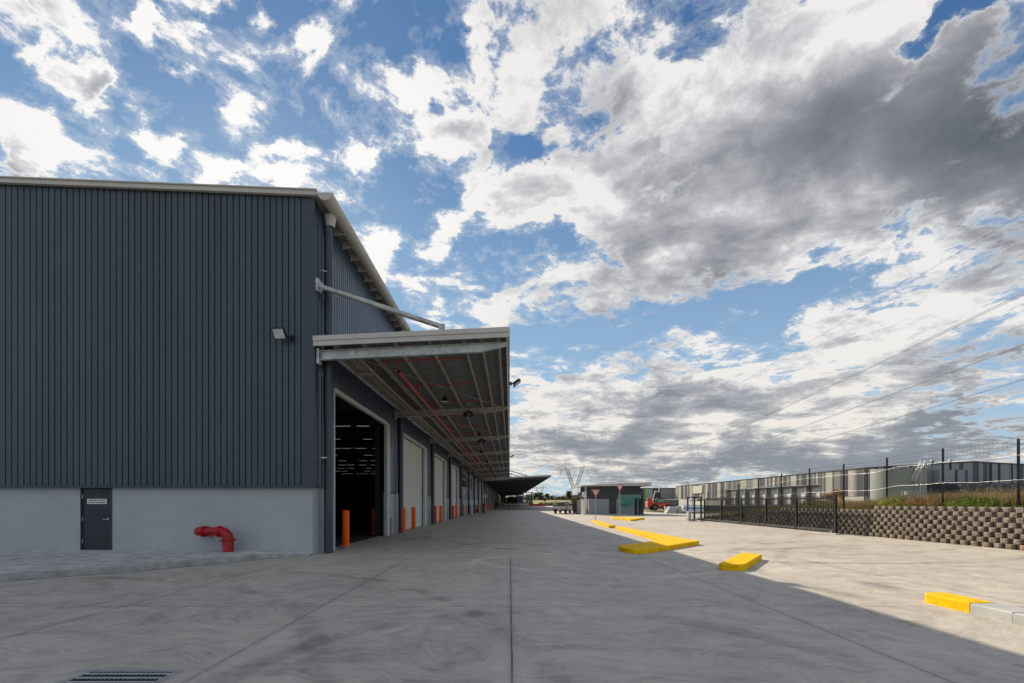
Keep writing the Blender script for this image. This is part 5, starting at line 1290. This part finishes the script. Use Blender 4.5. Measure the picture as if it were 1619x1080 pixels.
# ------------------------------------------------------------------ pylons and conductors
def lattice(mb, a, b, wa, wb, t, n, axis=(1, 0, 0)):
    a = Vector(a); b = Vector(b); ax = Vector(axis); ay = Vector((0, 1, 0))
    C = lambda p, w_, i, j: p+ax*(w_/2*i)+ay*(w_/2*j)
    for i, j in ((-1, -1), (1, -1), (1, 1), (-1, 1)): mb.bar(C(a, wa, i, j), C(b, wb, i, j), t)
    cs = [(-1, -1), (1, -1), (1, 1), (-1, 1)]
    for k in range(n):
        f0, f1 = k/n, (k+1)/n; p0, p1 = a.lerp(b, f0), a.lerp(b, f1); w0, w1 = wa+(wb-wa)*f0, wa+(wb-wa)*f1
        for s_ in range(4):
            i0, i1 = cs[s_], cs[(s_+1) % 4]
            if k % 2: i0, i1 = i1, i0
            mb.bar(C(p0, w0, *i0), C(p1, w1, *i1), t*.6)
PS = mat('pylon_steel', (.15, .16, .17), .6, .2, .1, 1)
def pylon(x, y, label, k=1.):
    p = empty('power_pylon', (x, y, 0), label, 'pylon', 'lattice pylons on the skyline')
    w_ = .25*k; mb = MB()
    lattice(mb, (x, y, 0), (x, y, 17.5), 10.5, 6.4, w_, 7)
    mb.bar((x-3.2, y, 17.5), (x+3.2, y, 17.5), w_); mb.build('tower_body', PS, p)
    for s_ in (-1, 1):
        mb = MB()
        a0 = Vector((x+s_*3.2, y, 17.5)); a1 = Vector((x+s_*.3, y, 17.5)); b0 = Vector((x+s_*9.2, y, 35.8)); b1 = Vector((x+s_*6.4, y, 35.8))
        for yy in (-1.2, 1.2):
            mb.bar(a0+Vector((0, yy, 0)), b0+Vector((0, yy, 0)), w_); mb.bar(a1+Vector((0, yy, 0)), b1+Vector((0, yy, 0)), w_)
            for i in range(9):
                u, v = i/9, (i+1)/9
                mb.bar(a0.lerp(b0, u)+Vector((0, yy, 0)), a1.lerp(b1, v)+Vector((0, yy, 0)), w_*.6); mb.bar(a1.lerp(b1, u)+Vector((0, yy, 0)), a0.lerp(b0, v)+Vector((0, yy, 0)), w_*.5)
        mb.bar((x+s_*9.0, y, 35.5), (x+s_*10.6, y, 41), w_); mb.bar((x+s_*7.6, y, 36.5), (x+s_*10.6, y, 41), w_*.8); mb.bar((x+s_*8.3, y, 38.3), (x+s_*9.8, y, 38.3), w_*.6)
        mb.build('leg_arm', PS, p)
        mb = MB(); mb.bar((x+s_*8.9, y, 37.2), (x+s_*14.6, y, 35.9), w_*.8); mb.bar((x+s_*9, y, 35.4), (x+s_*14.6, y, 35.7), w_*.8)
        for i in range(4): mb.bar((x+s_*(9+1.4*i), y, 35.4), (x+s_*(10.2+1.4*i), y, 36.7-.25*i), w_*.5)
        mb.build('cross_arm', PS, p)
        MB().cyl((x+s_*14.6, y, 35.7), (x+s_*14.6, y, 31.6), .22*k, 8).build('insulator', PS, p)
    mb = MB()
    for z in (35.3, 37.3): mb.bar((x-8.9, y, z), (x+8.9, y, z), w_*.9)
    for i in range(12): u = -8.9+17.8*i/12; v = u+17.8/12; mb.bar((x+u, y, 35.3 if i % 2 else 37.3), (x+v, y, 37.3 if i % 2 else 35.3), w_*.6)
    mb.build('bridge', PS, p)
    MB().cyl((x, y, 35.4), (x, y, 31.4), .22*k, 8).build('insulator', PS, p)
    return p
pylon(68.4, 480, 'nearer larger V-shaped lattice power pylon on the skyline', 1.0)
pylon(67.4, 1030, 'smaller V-shaped lattice power pylon far off above the left-hand trees', 1.6)
WI = mat('conductor_wire', (.10, .10, .105), .5, .3, .05, 1)
def wire(x, a, b, label, r=.03, twin=True, yc=225, far=True, xn=None):
    xn = x if xn is None else xn
    e_ = empty('power_line', (x, 480, 0), label, 'power line', 'overhead power lines')
    for s_ in ((-.22, .22) if twin else (0,)):
        pts = [(x+(xn-x)*(480-y)/430+s_, y, a+b*(y-yc)**2) for y in [480-12*i for i in range(44)]]
        MB().tube(pts, r, 5).build('conductor', WI, e_)
        if far:
            za = 31.6; pts = [(x+s_, 480+25*i, za-14+14*((i-11)/11)**2) for i in range(23)]
            MB().tube(pts, r*2.0, 4).build('far_conductor', WI, e_)
wire(54.2, 16.3, .000262, 'highest twin conductor of the power line over the right side of the sky', xn=56)
wire(68.4, 16.3, .000262, 'middle twin conductor of the power line over the right side of the sky', xn=70.5)
wire(83.0, 16.3, .000262, 'lowest twin conductor of the power line over the right side of the sky', xn=86)
wire(58.7, 31, .00016, 'single thin faint earth wire above the twin conductors', r=.022, twin=False, far=False, xn=60.5)

# ------------------------------------------------------------------ trees
LV = [m_leaf('eucalypt_leaf', (.045, .06, .022), (.10, .115, .045), .35), m_leaf('dark_leaf', (.045, .06, .025), (.10, .115, .045), .4), m_leaf('olive_leaf', (.09, .095, .03), (.17, .155, .055), .4)]
BARK = mat('grey_bark', (.22, .19, .15), .9, 0, .3, 2)
def tree_proto(seed, h, cr, m, low=.3, n=4200, name='gum_tree'):
    rr = random.Random(seed)
    t = empty(name, (0, 0, 0), 'x', 'tree', 'trees beyond the yard')
    mb = MB(); pts = [(0, 0, -.5), (.05*h*rr.uniform(-1, 1), 0, h*.3), (.08*h*rr.uniform(-1, 1), .03*h, h*.6), (.05*h*rr.uniform(-1, 1), 0, h*.85)]
    mb.tube(pts, [.035*h, .028*h, .018*h, .006*h], 8)
    cl = []
    for i in range(22):
        a = rr.uniform(0, 6.28); f = rr.uniform(low, .95); rad = cr*h*(1-abs(f-.6)*1.1)*rr.uniform(.45, 1)
        e_ = Vector((math.cos(a)*rad, math.sin(a)*rad, h*f)); s0 = Vector((0, 0, h*max(.15, f-.25)))
        mb.tube([s0, s0.lerp(e_, .5)+Vector((0, 0, .03*h)), e_], [.012*h, .008*h, .004*h], 5); cl.append((e_, h*rr.uniform(.12, .2)))
    cl.append((Vector((0, 0, h*.9)), h*.13)); mb.build('trunk', BARK, t)
    mb = MB()
    for i in range(n):
        c_, r_ = rr.choice(cl); d = Vector((rr.gauss(0, 1), rr.gauss(0, 1), rr.gauss(0, .75))).normalized()*r_*rr.uniform(.35, 1.15)**.6
        p = c_+d; s_ = h*rr.uniform(.016, .034); u = Vector((rr.gauss(0, 1), rr.gauss(0, 1), rr.gauss(0, 1))).normalized(); v = u.orthogonal().normalized()
        mb.add([p-u*s_, p+v*s_*.7, p+u*s_, p-v*s_*.7], [(0, 1, 2, 3)])
    mb.build('crown', m, t); return t
protos = [tree_proto(1, 10, .38, LV[0], .12), tree_proto(2, 9, .42, LV[1], .12), tree_proto(3, 8, .44, LV[2], .08), tree_proto(4, 11, .30, LV[0], .3)]
PH = [10, 9, 8, 11]
used = set()
def place_tree(px, top, Y, k, label, cat=None):
    x = (px-806)*Y/720; gz = 0 if Y < 216 else (.3 if x > 75 else lerp_tab([(216, 0), (230, .15), (250, .5), (280, 1.4), (320, 2.8), (345, 3.4), (400, 3.6), (520, 2), (800, -.3)], Y))
    h = 1.6+(794.5-top)*Y/720-gz; s_ = max(.2, h/PH[k]/.98)
    if k not in used:
        used.add(k); t = protos[k]; t.location = (x, Y, gz); t.scale = (s_*1.12, s_*1.12, s_); t['label'] = label; return
    dup(protos[k], (x, Y, gz), rz=random.uniform(0, 6), label=label, scale=(s_*random.uniform(.95, 1.5), s_*1.2, s_))
TT = [(836, 782, 330, 0), (846, 780, 345, 1), (855, 779, 350, 0), (866, 781, 352, 1), (873, 784, 356, 0), (884, 785, 360, 2), (892, 786, 358, 1), (899, 777, 350, 3), (905, 783, 352, 0), (912, 783, 348, 1), (919, 779, 320, 3), (926, 784, 330, 0), (935, 782, 330, 1), (861, 788, 290, 1), (881, 788, 372, 0), (889, 784.5, 378, 1)]
OW = ['first', 'second', 'third', 'fourth', 'fifth', 'sixth', 'seventh', 'eighth', 'ninth', 'tenth', 'eleventh', 'twelfth', 'thirteenth', 'fourteenth', 'fifteenth', 'sixteenth', 'seventeenth', 'eighteenth']
for i, (p, t, Y, k) in enumerate(sorted(TT)): place_tree(p, t, Y, k, '%s gum tree from the left along the skyline between the canopy and guard house' % OW[i])
for i, (p, t, Y, k) in enumerate([(803, 788, 235, 1), (809, 786, 238, 1), (815, 786.5, 240, 1), (820, 785, 250, 2)]): place_tree(p, t, Y, k, '%s dark tree from the left seen below the far canopy, left of the gatehouse' % OW[i])
for i, (p, t, Y, k) in enumerate([(907.5, 788, 150, 2), (912, 786, 142, 2), (916.5, 784.5, 134, 2), (922, 783, 150, 1)]): place_tree(p, t, Y, k, '%s olive green tree from the left just behind the ute and guard house corner' % OW[i])
# dark scrub along the paddock foot
def shrub_mass(name, area, n, hr, size, m, label=None, seed=1, cl=None, zf=None):
    rr = random.Random(seed); mb = MB(); x0, x1, y0, y1 = area
    cs = [(rr.uniform(x0, x1), rr.uniform(y0, y1), rr.uniform(*hr)) for _ in range(cl or 40)]
    for i in range(n):
        cx, cy, h = rr.choice(cs); a = rr.uniform(0, 6.28); r_ = h*.6*math.sqrt(rr.random())
        z = (zf(cx, cy) if zf else 0)+h*rr.random()**.8*(1-(r_/(h*.75))**2*.5); p = Vector((cx+math.cos(a)*r_, cy+math.sin(a)*r_, z))
        u = Vector((rr.gauss(0, 1), rr.gauss(0, 1), rr.gauss(0, 1))).normalized()*size*rr.uniform(.6, 1.3); v = u.orthogonal().normalized()*size*.5
        mb.add([p-u, p+v, p+u, p-v], [(0, 1, 2, 3)])
    return kind(mb.build(name, m), 'stuff', label)
shrub_mass('far_woodland', (-4, 60, 395, 420), 9000, (3.5, 7.5), .42, LV[1], 'far belt of dark woodland behind the dry paddock', 14, 80, zf=lambda x, y: 2.5)
shrub_mass('scrub', (14, 24, 208, 222), 7000, (1.0, 2.1), .16, LV[1], 'band of dark low scrub at the foot of the dry paddock', 4, 60)

# ------------------------------------------------------------------ weeds on the bank
def blades(name, n, area, hr, cols, label, seed, wd=.006, lean=.3, dens=None, heads=0):
    rr = random.Random(seed); mb = MB(); x0, x1, y0, y1 = area; k = 0
    while k < n:
        x = rr.uniform(x0, x1); y = rr.uniform(y0, y1)
        q_ = mnoise.noise(Vector((x*.9, y*.55, seed)))*.5+.5
        if rr.random() > q_**1.6*1.5: continue
        k += 1
        if dens and rr.random() > dens(x, y): continue
        h = rr.uniform(*hr)*(.55+q_); z = bank_z(x, y)-.03; a = rr.uniform(0, 6.28); l = h*rr.uniform(0, lean); w_ = wd*rr.uniform(.7, 1.5)
        dx_, dy_ = math.cos(a), math.sin(a); nx, ny = -dy_*w_, dx_*w_
        m1 = (x+dx_*l*.35, y+dy_*l*.35, z+h*.6); tp = (x+dx_*l, y+dy_*l, z+h)
        mb.add([(x-nx, y-ny, z), (x+nx, y+ny, z), (m1[0]+nx*.8, m1[1]+ny*.8, m1[2]), (m1[0]-nx*.8, m1[1]-ny*.8, m1[2]), tp], [(0, 1, 2, 3), (3, 2, 4)])
        if heads and rr.random() < heads:
            for _ in range(5):
                f = rr.uniform(.5, 1.05); p = Vector((x+dx_*l*f, y+dy_*l*f, z+h*f))+Vector((rr.uniform(-.04, .04), rr.uniform(-.04, .04), 0)); u = Vector((rr.gauss(0, 1), rr.gauss(0, 1), rr.gauss(0, 1))).normalized()*.022; v = u.orthogonal().normalized()*.014
                mb.add([p-u, p+v, p+u, p-v], [(0, 1, 2, 3)])
    return kind(mb.build(name, cols), 'stuff', label)
DRY = m_leaf('dry_stalks', (.26, .18, .075), (.50, .40, .18), 1.4); GRN = m_leaf('weed_green', (.09, .12, .02), (.17, .20, .05), 1.2)
RUST = m_leaf('rusty_weed', (.34, .15, .05), (.42, .28, .10), 2.5); LIME = m_leaf('yellow_green_weed', (.28, .30, .03), (.42, .40, .06), 3); BRIGHT = m_leaf('bright_green_leaf', (.12, .20, .012), (.33, .43, .04), 5)
blades('dry_grass', 30000, (18.0, 23.5, 13, 31), (.25, .56), DRY, 'dry brown grass and seed stalks along the bank', 3, heads=.35, wd=.007)
blades('green_weeds', 15000, (17.45, 21.5, 13, 34), (.08, .22), GRN, 'low green weeds along the bank', 5, wd=.011)
blades('tall_stalks', 900, (17.8, 22, 13, 23), (.6, .85), DRY, 'scattered tall dry seed stalks', 9, heads=1, wd=.005, lean=.5)
blades('slope_grass', 9000, (17.2, 23, 30, 43), (.12, .38), GRN, 'rough grass on the slope behind the gate', 11, wd=.012)
def shrub(name, c_, rad, h, m, n, size, label, seed):
    rr = random.Random(seed); z0 = bank_z(c_[0], c_[1])-.04
    s = empty(name, (c_[0], c_[1], z0), label, 'shrub'); st = MB(); mb = MB()
    for i in range(n//16):
        a = rr.uniform(0, 6.28); r_ = math.sqrt(rr.random()); e_ = Vector((c_[0]+math.cos(a)*rad[0]*r_, c_[1]+math.sin(a)*rad[1]*r_, z0+h*(1-.55*r_*r_)*rr.uniform(.6, 1.05)))
        b_ = Vector((c_[0]+(e_.x-c_[0])*.7, c_[1]+(e_.y-c_[1])*.7, z0)); st.bar(b_, e_, .006)
        for j in range(16):
            p = b_.lerp(e_, rr.uniform(.3, 1.0))+Vector((rr.gauss(0, .035), rr.gauss(0, .035), rr.gauss(0, .03))); u = Vector((rr.gauss(0, 1), rr.gauss(0, 1), rr.gauss(0, .5))).normalized()*size*rr.uniform(.6, 1.3); v = u.orthogonal().normalized()*size*.55
            mb.add([p-u, p+v, p+u, p-v], [(0, 1, 2, 3)])
    st.build('stem', BARK, s); mb.build('leaves', m, s); return s
shrub('green_shrub', (18.15, 17.7), (.45, 1.35), .50, BRIGHT, 7000, .036, 'bright green low leafy shrub at the right on top of the block wall', 1)
shrub('yellow_shrub', (18.0, 21.3), (.45, .9), .62, LIME, 4200, .028, 'yellow-green flowering weed bush beside the third fence post from the right', 2)
shrub('rusty_shrub', (18.05, 20.2), (.45, .8), .55, RUST, 2600, .026, 'rust-coloured weed clump between the second and third fence posts', 3)
shrub('brown_shrub', (18.0, 19.2), (.35, .5), .44, RUST, 1300, .024, 'small orange-brown weed clump left of the second fence post from the right', 6)
shrub('small_green_shrub', (18.3, 27.5), (.5, 1.8), .48, BRIGHT, 3400, .04, 'bright green shrub seen above the gate', 4)
shrub('dark_shrub', (18.5, 15.6), (.5, .6), .55, DRY, 2200, .026, 'dense brown dry bush right of the bright green shrub', 5)
# verge grass
rr = random.Random(8); mb = MB()
for i in range(7000):
    x = rr.uniform(24.3, 40); y = rr.uniform(66.3, 81); h = rr.uniform(.05, .18); a = rr.uniform(0, 6.28); w_ = .02
    mb.add([(x-w_*math.cos(a), y-w_*math.sin(a), .0), (x+w_*math.cos(a), y+w_*math.sin(a), .0), (x+rr.uniform(-.05, .05), y+rr.uniform(-.05, .05), h)], [(0, 1, 2)])
kind(mb.build('grass', GRN), 'stuff', 'short green grass verge in front of the telehandler')
# litter on the concrete
for i, (x, y, s_, m_, l) in enumerate(((-4.15, 9.2, .05, PATH, 'small pale scrap of paper on the shaded concrete at left'), (1.1, 9.0, .015, BLACKM, 'tiny dark stone lying on the concrete near the centre joint'), (-4.6, 7.9, .018, WHITE, 'tiny white chip on the concrete at the left'))):
    n = 7; P = [(x+s_*math.cos(6.28*k/n)*(1+.4*math.sin(k*3)), y+s_*.7*math.sin(6.28*k/n)) for k in range(n)]
    tag(MB().prism(P, 0, s_*.35, s_*.1).build('litter', m_), l, 'litter')
